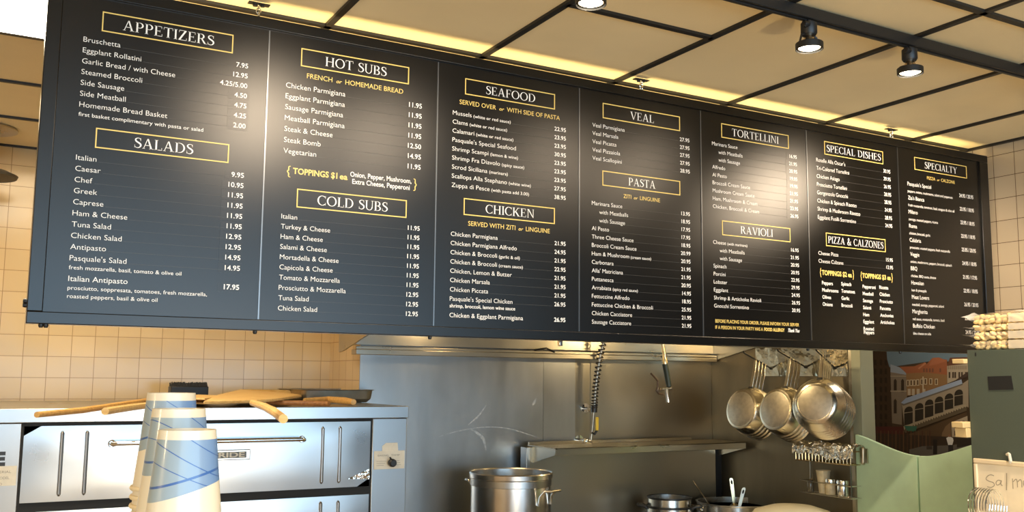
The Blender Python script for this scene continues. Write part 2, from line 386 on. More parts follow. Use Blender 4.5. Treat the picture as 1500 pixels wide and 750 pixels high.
# right wall: tiled in front of the board, a doorway, then steel-clad beside the range
YD0, YD1 = 0.09, 0.885
r = MB()
r.box((XR,-1.05,0),(XR+.09,YD0,ZC)); r.box((XR,YD1,0),(XR+.09,YP+.1,ZC)); r.box((XR,YD0,2.25),(XR+.09,YD1,ZC))
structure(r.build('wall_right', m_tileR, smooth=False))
structure(MB().box((XR,-7.2,0),(XR+.09,-1.051,ZC)).build('wall_right_front', mat('dark_unseen_wall', (.045,.03,.018), .7, var=.3, vscale=5), smooth=False))  # unseen stretch of wall, made dark so the board reflects less light
# shop front behind the viewer
f = MB()
for b in (((-4.5,-7.2,0),(6.6,-7.08,.22)), ((-4.5,-7.2,2.85),(6.6,-7.08,ZC)), ((-4.5,-7.2,.22),(-3.5,-7.08,2.85)), ((4.2,-7.2,.22),(6.6,-7.08,2.85))): f.box(*b)
structure(f.build('wall_front', m_plaster, smooth=False))
wf = MB()
for x in (-3.5,-1.6,.3,2.2,4.14): wf.box((x,-7.18,.22),(x+.06,-7.1,2.85))
for z in (.22,2.79): wf.box((-3.5,-7.18,z),(4.2,-7.1,z+.06))
structure(wf.build('window_1', m_black, smooth=False))
# corridor behind the doorway
cw = MB(); cw.box((5.4,-.6,0),(5.5,2.5,ZC)); structure(cw.build('wall_corridor', mat('corridor_paint', (0.40,0.36,0.28), .7), smooth=False))
ce = MB(); ce.box((XR+.12,2.4,0),(5.4,2.5,ZC)); ce.box((XR+.12,-.7,0),(5.4,-.6,ZC)); structure(ce.build('wall_corridor_end', mat('corridor_paint', (0.40,0.36,0.28)), smooth=False))

# door jamb
j = MB(); j.prism([(XR-.018,.866,0),(XR-.018,.935,0),(XR-.0005,.935,0),(XR-.0005,.884,0),(XR+.092,.884,0),(XR+.092,.866,0)], (0,0,2.25))
structure(j.build('trim_2', m_jamb, bevel=.003))
e = MB(); e.box((XR-.012,.938,0),(XR-.0005,.962,2.25)); structure(e.build('trim_3', m_shelf, bevel=.002))

# saloon door leaves, top edge dipping to the middle
def leaf(name, ya, yb, za, zb, label, steps=12):
    d = MB(); pts = []
    for i in range(steps+1):
        t = i/steps; s_ = t*t*(3-2*t)*.45 + .55*math.sin(t*PI/2)
        pts.append((XR-.05, ya+(yb-ya)*t, za+(zb-za)*s_))
    pts += [(XR-.05, yb, .35), (XR-.05, ya, .35)]
    d.prism(pts, (.028,0,0)); o = d.build(name, m_green, bevel=.002); o['kind'] = 'structure'; o['label'] = label
    return o
d1 = leaf('door_1', .893, .481, 1.406, 1.314, 'sage green saloon door leaf beside the steel-clad wall, with a steel hinge')
d2 = leaf('door_2', .055, .471, 1.42, 1.314, 'sage green saloon door leaf half behind the dark green cabinet')
h = MB(); p = U(1264,657,X=XR-.06); q = U(1264,678,X=XR-.06); h.cyl(p,q,.012); h.box((XR-.062,p.y-.03,q.z),(XR-.05,p.y+.02,p.z)); h.ball(p,.0125); h.ball(q,.0125)
h.build('hinge', m_shelf, parent=d1)

# ================================================================== MENU BOARD
BX0, BX1, BZ0, BZ1 = 0.0, 4.277, 1.889, 2.840
OX0, OX1, OZ0, OZ1 = -0.041, 4.343, 1.854, 2.877
board = thing('menu_board', 'long black hanging menu board with seven lettered panels', 'menu board', (0, .015, OZ0))
fr = MB(); yf, yb = -.010, .035
def framebar(a, b): fr.box(a, b)
framebar((OX0,yf,OZ0),(OX1,yb,BZ0)); framebar((OX0,yf,BZ1),(OX1,yb,OZ1)); framebar((OX0,yf,BZ0),(BX0,yb,BZ1)); framebar((BX1,yf,BZ0),(OX1,yb,BZ1))
fr.build('frame', m_frame, parent=board, bevel=.0025)
MB().box((BX0,.012,BZ0),(BX1,.030,BZ1)).build('backing', m_frame, parent=board, smooth=False)
DIV = [0.0, .6145, 1.2230, 1.8270, 2.4350, 3.0505, 3.6600, BX1]
for x in DIV[1:-1]:
    MB().box((x-.0022,-.0025,BZ0+.002),(x+.0022,.006,BZ1-.002)).build('divider', m_strip, parent=board, smooth=False)
def bp(x, y): p = U(x, y, Y=0.0); return p.x, p.z
def BF(y=-.0006):
    return lambda zb: (lambda u, v: (u, y, zb+v))
FR = BF()

def section(panel, box, head, hx, sub=None, rows=(), xL=0, first=None, last=None, xr=None, cap=.47, sample=None, sticker=(), note=None, wsub=0.02):
    """box = photo corners TL,TR,BR,BL of the ruled title box; head text with photo span hx=((x,y),(x,y))"""
    P = [bp(*c) for c in box]
    x0 = (P[0][0]+P[3][0])/2; x1 = (P[1][0]+P[2][0])/2; z1 = (P[0][1]+P[1][1])/2; z0 = (P[2][1]+P[3][1])/2
    b = MB(); w_ = .0035; y0, y1 = -.0014, 0.0005
    b.box((x0,y0,z0),(x1,y1,z0+w_)); b.box((x0,y0,z1-w_),(x1,y1,z1)); b.box((x0,y0,z0+w_),(x0+w_,y1,z1-w_)); b.box((x1-w_,y0,z0+w_),(x1,y1,z1-w_))
    b.build('title_rule', m_gold, parent=panel, smooth=False)
    a, c = bp(*hx[0]), bp(*hx[1]); zb = (a[1]+c[1])/2
    hmid = (x0+x1)/2; hw = (c[0]-a[0])/2
    zb = z0 + (z1-z0)*.24; hc = (z1-z0)*.52
    adv = lambda t_: sum(SERIF[c][1]+.06 for c in t_)
    kx = 2*hw/(adv(head)-.06); xw = hmid-hw
    for word in head.split(' '):
        t = MB(); serif(t, word, FR(zb), hc, xw, xw+(adv(word)-.06)*kx); t.build('title_lettering', m_white, parent=panel, smooth=False); xw += adv(word+' ')*kx
    if sub:
        s_, sa, sb = sub; a, c = bp(*sa), bp(*sb); z = (a[1]+c[1])/2
        q = MB(); words = s_.split(' or '); capS = .0165 if head not in ('SPECIALTY','PASTA') else .0155
        if len(words) == 1: write(q, s_, FR(z), capS, a[0], c[0])
        else:
            wt = [bounds(t_)[1]-bounds(t_)[0] for t_ in words]; tot = sum(wt)+1.9; k_ = (c[0]-a[0])/tot
            _, e1 = write(q, words[0], FR(z), capS, a[0], a[0]+wt[0]*k_); write(q, words[1], FR(z), capS, c[0]-wt[1]*k_, c[0])
            mid = (e1 + c[0]-wt[1]*k_)/2; write(q, 'or', FR(z), capS*.75, mid-.010, mid+.009, weight=.01, slant=.3)
        q.build('subtitle_lettering', m_gold, parent=panel, smooth=False)
    if not rows: return
    n = sum(r_[0] for r_ in rows) if isinstance(rows[0][0], (int,float)) else len(rows)
    A, B_ = bp(*first), bp(*last); zA, zB = A[1], B_[1]
    # prices share the baselines
    if xr:
        C_, D_ = bp(*xr[0]), bp(*xr[1]); xR = (C_[0]+D_[0])/2; zA = (zA+C_[1])/2; zB = (zB+D_[1])/2
    x = (A[0]+B_[0])/2; pitch = (zA-zB)/max(1, len(rows)-1); ch = pitch*cap
    st = 1.0
    if sample:
        tx, px = sample; nat = (bounds(tx)[1]-bounds(tx)[0])*ch/CAPH; st = (px-x)/nat
    it = MB(); pr = MB(); ld = MB()
    for i, (name, price) in enumerate(rows):
        if name is None: continue
        z = zA - pitch*i; ind = 0
        if name.startswith('>'): ind = .035; name = name[1:]
        parts = name.split('|')
        _, e = write(it, parts[0].strip(), FR(z), ch, x+ind, stretch=st, weight=-.006)
        if len(parts) > 1: _, e = write(it, parts[1], FR(z), ch*.74, e+ch*.5, stretch=st*1.02)
        if price:
            s0, _ = write(pr, price, FR(z), ch*.98, x1=xR, stretch=st*.98, weight=.008)
            ld.box((e+ch*.4,-.0008,z-.0002),(min(s0-ch*.5, s0),.0003,z+.0008))
            if i in sticker:
                MB().box((s0-.02,-.0005,z-ch*.55),(xR+.006,.0003,z+ch*1.45)).build('price_sticker', m_sticker, parent=panel, smooth=False)
    it.build('item_lettering', m_white, parent=panel, smooth=False)
    if pr.v: pr.build('price_lettering', m_white, parent=panel, smooth=False); ld.build('leader_line', m_leader, parent=panel, smooth=False)
    return dict(x=x, st=st, ch=ch, zA=zA, pitch=pitch, xR=xR if xr else None)

def small(panel, lines, mt=None, name='note_lettering'):
    """lines: (text, left photo point, right photo point or None, cap, stretch, weight)"""
    for text, a, c, cap, st, wt in lines:
        q = MB(); A = bp(*a); z = A[1]; x1 = None
        if c: C_ = bp(*c); z = (A[1]+C_[1])/2; x1 = C_[0]
        write(q, text, FR(z), cap, A[0], x1, st, wt)
        q.build(name, mt or m_white, parent=panel, smooth=False)
def brace(mb, x, z0, z1, side, w_=.011):
    s_ = 1 if side == '{' else -1; zm = (z0+z1)/2; h = (z1-z0)/2
    pts = [(x+s_*w_, z1), (x+s_*w_*.45, z1-h*.12), (x+s_*w_*.4, z1-h*.7), (x, zm), (x+s_*w_*.4, z0+h*.7), (x+s_*w_*.45, z0+h*.12), (x+s_*w_, z0)]
    for qd in spline(pts, [.002,.003,.004,.0025,.004,.003,.002], 4): mb.poly([(a,-.0006,b) for a, b in qd])

panels = []
for i in range(7):
    p = MB().box((DIV[i]+.0005,0.0,BZ0),(DIV[i+1]-.0005,.012,BZ1)).build('menu_panel', m_board, parent=board, smooth=False)
    panels.append(p)
P1, P2, P3, P4, P5, P6, P7 = panels

D1 = section(P1, [(150,16.6),(342,51.2),(341,78.4),(149.4,45.8)], 'APPETIZERS', ((180.4,43.9),(314,66.6)),
    rows=[('Bruschetta','7.95'),('Eggplant Rollatini','12.95'),('Garlic Bread / with Cheese','4.25/5.00'),('Steamed Broccoli','4.50'),('Side Sausage','4.75'),('Side Meatball','4.25'),('Homemade Bread Basket','2.00')],
    first=(121.9,61), last=(116.1,156.5), xr=((363.2,100.2),(359.7,188.2)), sample=('Homemade Bread Basket', bp(245.1,172.9)[0]), sticker=(3,4,5,6))
small(P1, [('first basket complimentary with pasta or salad', (114.8,169), (297.5,193.5), .0115, 1, 0)])
D2 = section(P1, [(140.4,187.3),(335.7,211.3),(334.7,239.4),(139.2,216)], 'SALADS', ((196.5,215.1),(282.9,225.7)),
    rows=[('Italian','9.95'),('Caesar','10.95'),('Chef','11.95'),('Greek','11.95'),('Caprese','11.95'),('Ham & Cheese','11.95'),('Tuna Salad','12.95'),('Chicken Salad','12.95'),('Antipasto','14.95'),("Pasquale's Salad",'14.95')],
    first=(111.4,235), last=(101.3,382), xr=((357.1,259.6),(351.5,396.3)), sample=('Chicken Salad', bp(178.2,352.6)[0]), sticker=tuple(range(10)))
q = MB(); z = (bp(99.8,411.9)[1]+bp(350,424.3)[1])/2
_, e_ = write(q, 'Italian Antipasto', FR(z), D2['ch'], D2['x'], stretch=D2['st']); q.build('item_lettering', m_white, parent=P1, smooth=False)
q = MB(); s0, _ = write(q, '17.95', FR(z), D2['ch']*.98, x1=D2['xR'], stretch=D2['st']*.98, weight=.018); q.build('price_lettering', m_white, parent=P1, smooth=False)
MB().box((s0-.02,-.0005,z-D2['ch']*.55),(D2['xR']+.006,.0003,z+D2['ch']*1.45)).build('price_sticker', m_sticker, parent=P1, smooth=False)
small(P1, [('fresh mozzarella, basil, tomato & olive oil', (100.6,394.4), (265.5,403.5), .0115, 1, 0), ('prosciutto, soppresata, tomatoes, fresh mozzarella,', (98.7,424.6), (303,433.5), .0115, 1, 0),
           ('roasted peppers, basil & olive oil', (98,436.6), (230.6,442), .0115, 1, 0)])

section(P2, [(441.2,70.4),(599.3,98.6),(598.7,123.9),(440.8,96.7)], 'HOT SUBS', ((477,97),(566.7,111.1)), ('FRENCH or HOMEMADE BREAD',(449.5,114.3),(590.4,137.7)),
    rows=[(a+' Parmigiana','11.95') for a in ('Chicken','Eggplant','Sausage','Meatball')]+[('Steak & Cheese','12.50'),('Steak Bomb','14.95'),('Vegetarian','11.95')],
    first=(418.4,128), last=(415.5,224.1), xr=((617.6,159.1),(616.3,248.8)), sample=('Eggplant Parmigiana', bp(505.2,155.9)[0]))
small(P2, [('TOPPINGS $1', (429,253.9), (494,262), .019, 1, .025), ('ea', (497.5,262.3), (509,263.6), .019, 1, .02)], m_gold, 'toppings_lettering')
small(P2, [('Onion, Pepper, Mushroom,', (512.9,258.8), (602.5,268.5), .0165, 1, .01), ('Extra Cheese, Pepperoni', (515.8,269.3), (600,278.2), .0165, 1, .01)])
q = MB(); a = bp(421,243); b = bp(421,259); brace(q, a[0], b[1], a[1], '{'); a = bp(610,262.5); b = bp(609,279.5); brace(q, a[0], b[1], a[1], '}'); q.build('brace_lettering', m_gold, parent=P2, smooth=False)
section(P2, [(434.8,276),(595.8,293.6),(595.2,319.9),(434.4,303.2)], 'COLD SUBS', ((465.2,301.6),(568.3,310.3)),
    rows=[('Italian','11.95'),('Turkey & Cheese','11.95'),('Ham & Cheese','11.95'),('Salami & Cheese','11.95'),('Mortadella & Cheese','11.95'),('Capicola & Cheese','11.95'),('Tomato & Mozzarella','11.95'),('Prosciutto & Mozzarella','12.95'),('Tuna Salad','12.95'),('Chicken Salad','12.95')],
    first=(411.7,320.2), last=(407.2,454.7), xr=((614.7,337.8),(611.8,463.3)), sample=('Tomato & Mozzarella', bp(497.8,413)[0]))

section(P3, [(681.5,114.6),(813,138.1),(812.5,160.5),(680.9,138.1)], 'SEAFOOD', ((712,139.3),(784.5,149.6)), ('SERVED OVER or WITH SIDE OF PASTA',(673.1,153),(820,175.4)),
    rows=[('Mussels|(white or red sauce)','22.95'),('Clams|(white or red sauce)','23.95'),('Calamari|(white or red sauce)','23.95'),("Pasquale's Special Seafood",'30.95'),('Shrimp Scampi|(lemon & wine)','23.95'),('Shrimp Fra Diavolo|(spicy sauce)','23.95'),('Scrod Siciliana|(marinara)','23.95'),('Scallops Alla Stephano|(white wine)','27.95'),('Zuppa di Pesce|(with pasta add 3.00)','38.95')],
    first=(663,169.2), last=(661.6,274.2), xr=((829,192.4),(828.4,292.6)), sample=("Pasquale's Special Seafood", bp(755.7,220.1)[0]))
D = section(P3, [(679.3,290.4),(812.8,304.6),(812.2,328.1),(679,315)], 'CHICKEN', ((710.6,312.7),(782.3,318.9)), ('SERVED WITH ZITI or LINGUINE',(685.7,330.7),(805.2,341.6)),
    rows=[('Chicken Parmigiana','21.95'),('Chicken Parmigiana Alfredo','24.95'),('Chicken & Broccoli|(garlic & oil)','21.95'),('Chicken & Broccoli|(cream sauce)','22.95'),('Chicken, Lemon & Butter','21.95'),('Chicken Marsala','21.95'),('Chicken Piccata','21.95'),("Pasquale's Special Chicken",'26.95')],
    first=(660.2,345.8), last=(658.8,440.4), xr=((828.4,360),(828.2,449.3)), sample=('Chicken Parmigiana Alfredo', bp(757,365)[0]))
q = MB(); z = (bp(658.3,464.7)[1]+bp(828.2,471.7)[1])/2; write(q, 'Chicken & Eggplant Parmigiana', FR(z), D['ch'], D['x'], stretch=D['st']); q.build('item_lettering', m_white, parent=P3, smooth=False)
q = MB(); write(q, '26.95', FR(z), D['ch']*.98, x1=D['xR'], stretch=D['st']*.98, weight=.018); q.build('price_lettering', m_white, parent=P3, smooth=False)
small(P3, [('shrimp, broccoli, lemon wine sauce', (658.5,450.4), (754.5,454.5), .0125, 1, .01)])

section(P4, [(883,150.9),(996,170.8),(995.5,191.4),(882.5,173.7)], 'VEAL', ((923.3,176),(958,180.2)),
    rows=[('Veal '+a, b) for a, b in (('Parmigiana','27.95'),('Marsala','27.95'),('Picatta','27.95'),('Pizzaiola','27.95'),('Scallopini','28.95'))],
    first=(867.8,186.4), last=(867.6,235.1), xr=((1010.1,208),(1009.9,253.1)), sample=('Veal Parmigiana', bp(915,193)[0]))
section(P4, [(882.5,250),(996.2,265.1),(996,286),(882,272)], 'PASTA', ((920.4,271.6),(959.8,276.4)), ('ZITI or LINGUINE',(913.2,290.3),(966.7,296.1)),
    rows=[('Marinara Sauce','13.95'),('>with Meatballs','18.95'),('>with Sausage','17.95'),('Al Pesto','17.95'),('Three Cheese Sauce','18.95'),('Broccoli Cream Sauce','20.99'),('Ham & Mushroom|(cream sauce)','20.95'),('Carbonara','21.95'),("Alla' Matriciana",'21.95'),('Puttanesca','20.95'),('Arrabiata|(spicy red sauce)','14.95'),('Fettuccine Alfredo','18.95'),('Fettuccine Chicken & Broccoli','25.95'),('Chicken Cacciatore','21.95'),('Sausage Cacciatore','21.95')],
    first=(866.7,300.8), last=(867,473.8), xr=((1010.7,315.8),(1012.4,480.6)), sample=('Fettuccine Chicken & Broccoli', bp(956.4,454)[0]))

section(P5, [(1056.5,180.9),(1155.1,197.9),(1154.9,217.8),(1056.3,201.7)], 'TORTELLINI', ((1071.5,199),(1139.9,209.9)),
    rows=[('Marinara Sauce','16.95'),('>with Meatballs','21.95'),('>with Sausage','20.95'),('Alfredo','19.95'),('Al Pesto','19.95'),('Broccoli Cream Sauce','21.95'),('Mushroom Cream Sauce','21.95'),('Ham, Mushroom & Cream','23.95'),('Chicken, Broccoli & Cream','26.95')],
    first=(1043.1,213.3), last=(1044,305.1), xr=((1167.1,232.1),(1169.2,319.2)), sample=('Chicken, Broccoli & Cream', bp(1112,312)[0]), sticker=tuple(range(9)))
section(P5, [(1057.5,323.2),(1157.5,334.1),(1157.5,355.1),(1057.7,344.2)], 'RAVIOLI', ((1084.6,342.2),(1131.9,347.2)),
    rows=[('Cheese|(with marinara)','16.95'),('>with Meatballs','21.95'),('>with Sausage','20.95'),('Spinach','20.95'),('Porcini','22.95'),('Lobster','29.95'),('Eggplant','24.95'),('Shrimp & Artichoke Ravioli','26.95'),('Gnocchi Sorrentino','20.95')],
    first=(1044.8,357.3), last=(1045.8,450.8), xr=((1169.9,369.2),(1171.9,457.1)), sample=('Shrimp & Artichoke Ravioli', bp(1115,443)[0]))
small(P5, [('BEFORE PLACING YOUR ORDER, PLEASE INFORM YOUR SERVER', (1047.8,472.3), (1170.4,478.4), .0135, 1, .006), ('IF A PERSON IN YOUR PARTY HAS A', (1047.8,481.6), (1117.5,484.6), .0135, 1, .006),
           ('FOOD ALLERGY', (1119.5,484.6), (1149.3,486), .0135, 1, .03)], m_gold, 'allergy_lettering')
q = MB(); a, b = bp(1153.5,486.2), bp(1170.6,487); write(q, 'Thank You', FR(a[1]), .0145, a[0], b[0], 1, .03, .3); q.build('thanks_lettering', m_white, parent=P5, smooth=False)

section(P6, [(1207.2,207.1),(1293.4,221.6),(1293.2,240.2),(1207.4,226.6)], 'SPECIAL DISHES', ((1210.5,223.1),(1289.9,234.2)),
    rows=[("Rotelle Alla Oscar's",'30.95'),('Tri-Colored Tortellini','29.95'),('Chicken Asiago','26.95'),('Prosciutto Tortellini','28.95'),('Gorgonzola Gnocchi','28.95'),('Chicken & Spinach Risotto','24.95'),('Shrimp & Mushroom Risotto','28.95'),('Eggplant Fusilli Sorrentino','24.95')],
    first=(1196.1,236.9), last=(1197.5,321.2), xr=((1304.5,254.3),(1306.4,333)), sample=('Shrimp & Mushroom Risotto', bp(1260,316)[0]))
section(P6, [(1209.5,340.3),(1296.9,351.1),(1296.9,369.1),(1210,360.7)], 'PIZZA & CALZONES', ((1212.9,356.4),(1293.7,363.1)),
    rows=[('Cheese Pizza','15.95'),('Cheese Calzone','13.95')], first=(1199,374.1), last=(1199,385.6), xr=((1307.6,382.8),(1308.1,393.8)), sample=('Cheese Calzone', bp(1235.5,389)[0]))
small(P6, [('TOPPINGS $2 ea', (1203.8,402.9), (1247.7,405.8), .021, 1, .03), ('TOPPINGS $3 ea', (1263,406.9), (1304.8,410.1), .021, 1, .03)], m_gold, 'toppings_lettering')
q = MB()
for (xa, ya, xb, yb_, s_) in ((1201,392.8,1201,405.6,'{'),(1250.3,396,1250.3,409.5,'}'),(1260.6,398,1260.8,411,'{'),(1307,400.5,1307.4,414,'}')):
    a, b = bp(xa,ya), bp(xb,yb_); brace(q, a[0], b[1], a[1], s_, .008)
q.build('brace_lettering', m_gold, parent=P6, smooth=False)
def column(words, a, b, n):
    A, B_ = bp(*a), bp(*b); return [(t_, A[0]+(B_[0]-A[0])*i/(n-1), A[1]+(B_[1]-A[1])*i/(n-1)) for i, t_ in enumerate(words)]
for words, a, b in ((('Peppers','Mushrooms','Olives','Onions'),(1204,416.6),(1205,447.8)), (('Spinach','Tomatoes','Garlic','Broccoli'),(1232.3,418),(1232.6,449.5)),
                    (('Pepperoni','Meatball','Sausage','Salami','Ham','Eggplant','Roasted'),(1263.5,421.9),(1265,483.6)), (('Ricotta','Chicken','Prosciutto','Pancetta','Anchovies','Artichokes'),(1288,423.1),(1289.7,474.2))):
    q = MB()
    for t_, x, z in column(words, a, b, len(words)): write(q, t_, FR(z), .0155, x, stretch=.95, weight=.015)
    if words[0] == 'Pepperoni': a_ = bp(1265.4,489); write(q, 'Peppers', FR(a_[1]), .0155, a_[0], stretch=.95, weight=.015)
    q.build('toppings_list_lettering', m_white, parent=P6, smooth=False)

SP = [("Pasquale's Special",'24.95 / 20.95'),("Zia's Bianca",'23.95 / 18.95'),('Milano','23.95 / 18.95'),('Roma','23.95 / 18.95'),('Calabria','25.95 / 20.95'),('Veggie','24.95 / 18.95'),('BBQ','21.95 / 17.95'),('Hawaiian','22.95 / 18.95'),('Meat Lovers','26.95 / 20.95'),('Margherita','23.95 / 18.95'),('Buffalo Chicken','24.95 / 20.95')]
D = section(P7, [(1339.1,230.2),(1415.8,243.3),(1415.8,261.2),(1339.5,248.8)], 'SPECIALTY', ((1353.8,247.6),(1400.9,254.4)), ('PIZZA or CALZONE',(1357.9,263.1),(1398.4,269.1)), rows=[('-', None)], first=(1330.2,271.4), last=(1336.5,479.5)) if False else section(P7, [(1339.1,230.2),(1415.8,243.3),(1415.8,261.2),(1339.5,248.8)], 'SPECIALTY', ((1353.8,247.6),(1400.9,254.4)), ('PIZZA or CALZONE',(1357.9,263.1),(1398.4,269.1)))
za, zb = bp(1330.2,271.6)[1], bp(1336.5,479.8)[1]; xl = (bp(1330.2,271.6)[0]+bp(1336.5,479.8)[0])/2; xr_ = (bp(1426.1,285.6)[0]+bp(1431.8,444.3)[0])/2
SUBS = ['peppers, onions, mushrooms, salami and pepperoni','fresh mozzarella, tomatoes, basil, oregano & olive oil','sausage, roasted peppers, ricotta','chicken, broccoli, garlic','prosciutto, roasted peppers, fresh mozzarella','onions, mushrooms, peppers, broccoli, spinach','chicken, BBQ sauce, cheese','ham & pineapple','meatball, sausage, pepperoni, salami','red sauce, mozzarella, tomato, basil','bleu cheese on side']
zp = (bp(1426.1,285.6)[1]-za)
for i, (n_, p_) in enumerate(SP):
    z = za+(zb-za)*i/10; q = MB(); pr = MB(); nt_ = MB()
    write(q, n_, FR(z), .0185, xl, stretch=.93); write(pr, p_, FR(z-.018), .018, x1=xr_, stretch=.80, weight=.01)
    write(nt_, SUBS[i], FR(z-.033), .0125, xl, stretch=.88)
    q.build('item_lettering', m_white, parent=P7, smooth=False); pr.build('price_lettering', m_white, parent=P7, smooth=False); nt_.build('note_lettering', m_white, parent=P7, smooth=False)
bpy.data.objects.remove(_to)

# bolt heads under and beside the frame
for px, py in ((60,476.5),(67.2,477),(373.5,484.5),(629.7,493),(1183.3,512.5),(1318.6,516.8)):
    p = U(px, py-2, Y=.012); MB().lathe([(.0,-.006),(.005,-.006),(.007,-.001),(.007,.004)], 10, (p.x,.012,OZ0-.004)).build('bolt', m_black, parent=board)
for pz in (441, 447):
    z = U(39, pz, Y=.012).z; MB().lathe([(.0,-.006),(.005,-.006),(.007,-.001),(.007,.004)], 10, (OX0-.004,.012,z), Matrix(((0,0,1),(0,1,0),(-1,0,0)))).build('bolt', m_black, parent=board)
p = U(820.5,501,Y=.02); MB().box((p.x-.007,.012,OZ0-.02),(p.x+.007,.03,OZ0)).build('bracket', m_chrome, parent=board, bevel=.002)

# light strip clipped to the back of the board, shining up
ls = thing('strip_light', 'warm strip light hidden behind the top edge of the menu board', 'light', (2.15,.055,2.80))
MB().box((.02,.037,2.775),(4.30,.098,2.79)).build('housing', m_black, parent=ls, smooth=False)
MB().box((.03,.040,2.7905),(4.29,.094,2.797)).build('tube', mat('strip_glow', (1,.9,.7), .5, emit=(1.0,.76,.36), estr=11), parent=ls, smooth=False)

# chains that hang the board
def chain(px, py, label):
    a = U(px, py, Z=ZC-.008); x = a.x; y = .022
    t = thing('hanging_chain', label, 'chain', (x, y, OZ1), 'chains holding the menu board')
    c = MB(); c.box((x-.035,y-.012,ZC-.010),(x+.035,y+.012,ZC-.007)); c.cyl((x-.012,y,ZC-.018),(x-.012,y,ZC-.008),.008); c.cyl((x+.012,y,ZC-.016),(x+.012,y,ZC-.008),.007)
    c.build('ceiling_clip', m_black, parent=t)
    z0 = OZ1-.004; nl = 4; L_ = (ZC-.012-z0)/nl
    for i in range(nl):
        zc_ = z0+L_*(i+.5); pts = []
        for k in range(12):
            a_ = 2*PI*k/12; u_, v_ = .0075*math.cos(a_), (L_*.66)*math.sin(a_)
            pts.append((x+u_, y, zc_+v_) if i % 2 == 0 else (x, y+u_, zc_+v_))
        MB().sweep(pts, .0022, 6, True).build('link', m_chrome, parent=t)
chain(380, 5, 'short steel chain at the left end of the menu board, with black ceiling clip')
chain(939, 117, 'short steel chain over the veal panel of the menu board')
chain(1315, 187, 'short steel chain over the right end of the menu board, near the tiled wall')

# ================================================================== CEILING THINGS
# recessed light panel, upper left
lp = thing('ceiling_light', 'bright square light panel set in the ceiling left of the menu board', 'ceiling light', (-.08,.465,ZC))
MB().box((TX[5]+.014,.165,ZC-.004),(TX[6]-.014,.765,ZC+.003)).build('diffuser', mat('panel_glow', (1,1,1), .4, emit=(1,.93,.78), estr=9), parent=lp, smooth=False)
b = MB(); b.box((TX[5]+.012,.158,ZC-.006),(TX[6]-.012,.165,ZC+.003)); b.box((TX[5]+.012,.765,ZC-.006),(TX[6]-.012,.770,ZC+.003)); b.build('rim', m_black_tee, parent=lp, smooth=False)
area('panel_light', (-.08,.465,ZC-.01), (0,0,0), .58, .58, 22, (1,.86,.62))

# lighting track with spots
YT = -.86
tk = MB(); tk.box((.2,YT-.018,ZC-.045),(4.2,YT+.018,ZC-.006)); tk.box((.2,YT-.006,ZC-.05),(4.2,YT+.006,ZC-.044))
tag(tk.build('lighting_track', m_black, bevel=.003, origin=(2.2,YT,ZC-.006)), 'black lighting track along the ceiling in front of the menu board', 'track')
m_bulb = mat('bulb_glow', (1,1,1), .3, emit=(1.0,.86,.62), estr=14)
m_refl = mat('bulb_reflector', (.75,.62,.45), .2, 1.0)
def spot(x, label, yokes=True, tilt=.80, power=40, zl=2.800):
    zt = ZC-.048 - (2.8-zl)
    t = thing('track_spotlight', label, 'spotlight', (x, YT, zt), 'spotlights on the ceiling track')
    MB().box((x-.014,YT-.012,zt-.010),(x+.014,YT+.012,ZC-.046)).build('adapter', m_black, parent=t, bevel=.002)
    MB().lathe([(.016,0),(.026,-.004),(.0265,-.038),(.022,-.045),(.015,-.047)], 20, (x,YT,zt-.004)).build('socket', m_black, parent=t)
    MB().lathe([(.0,-.006),(.010,-.005),(.011,0),(.011,.014),(.008,.020)], 14, (x-.031,YT-.012,zt-.018), Matrix(((0,0,1),(0,1,0),(-1,0,0)))).build('knob', m_black, parent=t)
    MB().lathe([(.013,.046),(.014,.038),(.020,.026),(.034,.006),(.036,.0)], 24, (x,YT,zl), cap=False).build('bulb', m_refl, parent=t)
    MB().lathe([(0,-.010),(.016,-.008),(.029,-.003),(.034,.001)], 24, (x,YT,zl)).build('lens', m_bulb, parent=t)
    hd = MB(); hd.lathe([(.042,.016),(.0445,.014),(.0445,-.006),(.042,-.007),(.0415,.014)], 24, (x,YT,zl), cap=False)
    for sx in (-1, 1):
        if yokes: hd.sweep([(x+sx*.020,YT,zl+.046),(x+sx*.034,YT,zl+.038),(x+sx*.043,YT,zl+.012)], [.0035]*3, 6)
        else: hd.box((x+sx*.031-.013,YT-.009,zl+.012),(x+sx*.031+.013,YT+.009,zl+.016))
    hd.build('lamp_ring', m_black, parent=t)
    l = bpy.data.lights.new('spot_beam', 'SPOT'); l.energy = power; l.color = (1.0,.79,.56); l.spot_size = math.radians(125); l.spot_blend = .7; l.shadow_soft_size = .03
    o = bpy.data.objects.new('spot_beam', l); COL.objects.link(o); o.location = (x, YT, zl-.016); o.rotation_euler = (tilt, 0, 0)
spot(.79, 'black spotlight over the salads panel, left of the frame', power=46)
spot(1.302, 'black spotlight cut off by the top edge of the picture, above the seafood panel', power=23, zl=2.775)
spot(2.165, 'black spotlight with a wire yoke around its bulb, left of the two at upper right', power=15)
spot(2.66, 'black spotlight with a plain ring, nearest the right wall', yokes=False, power=19)
spot(3.55, 'black spotlight over the right end of the board, right of the frame', power=125)

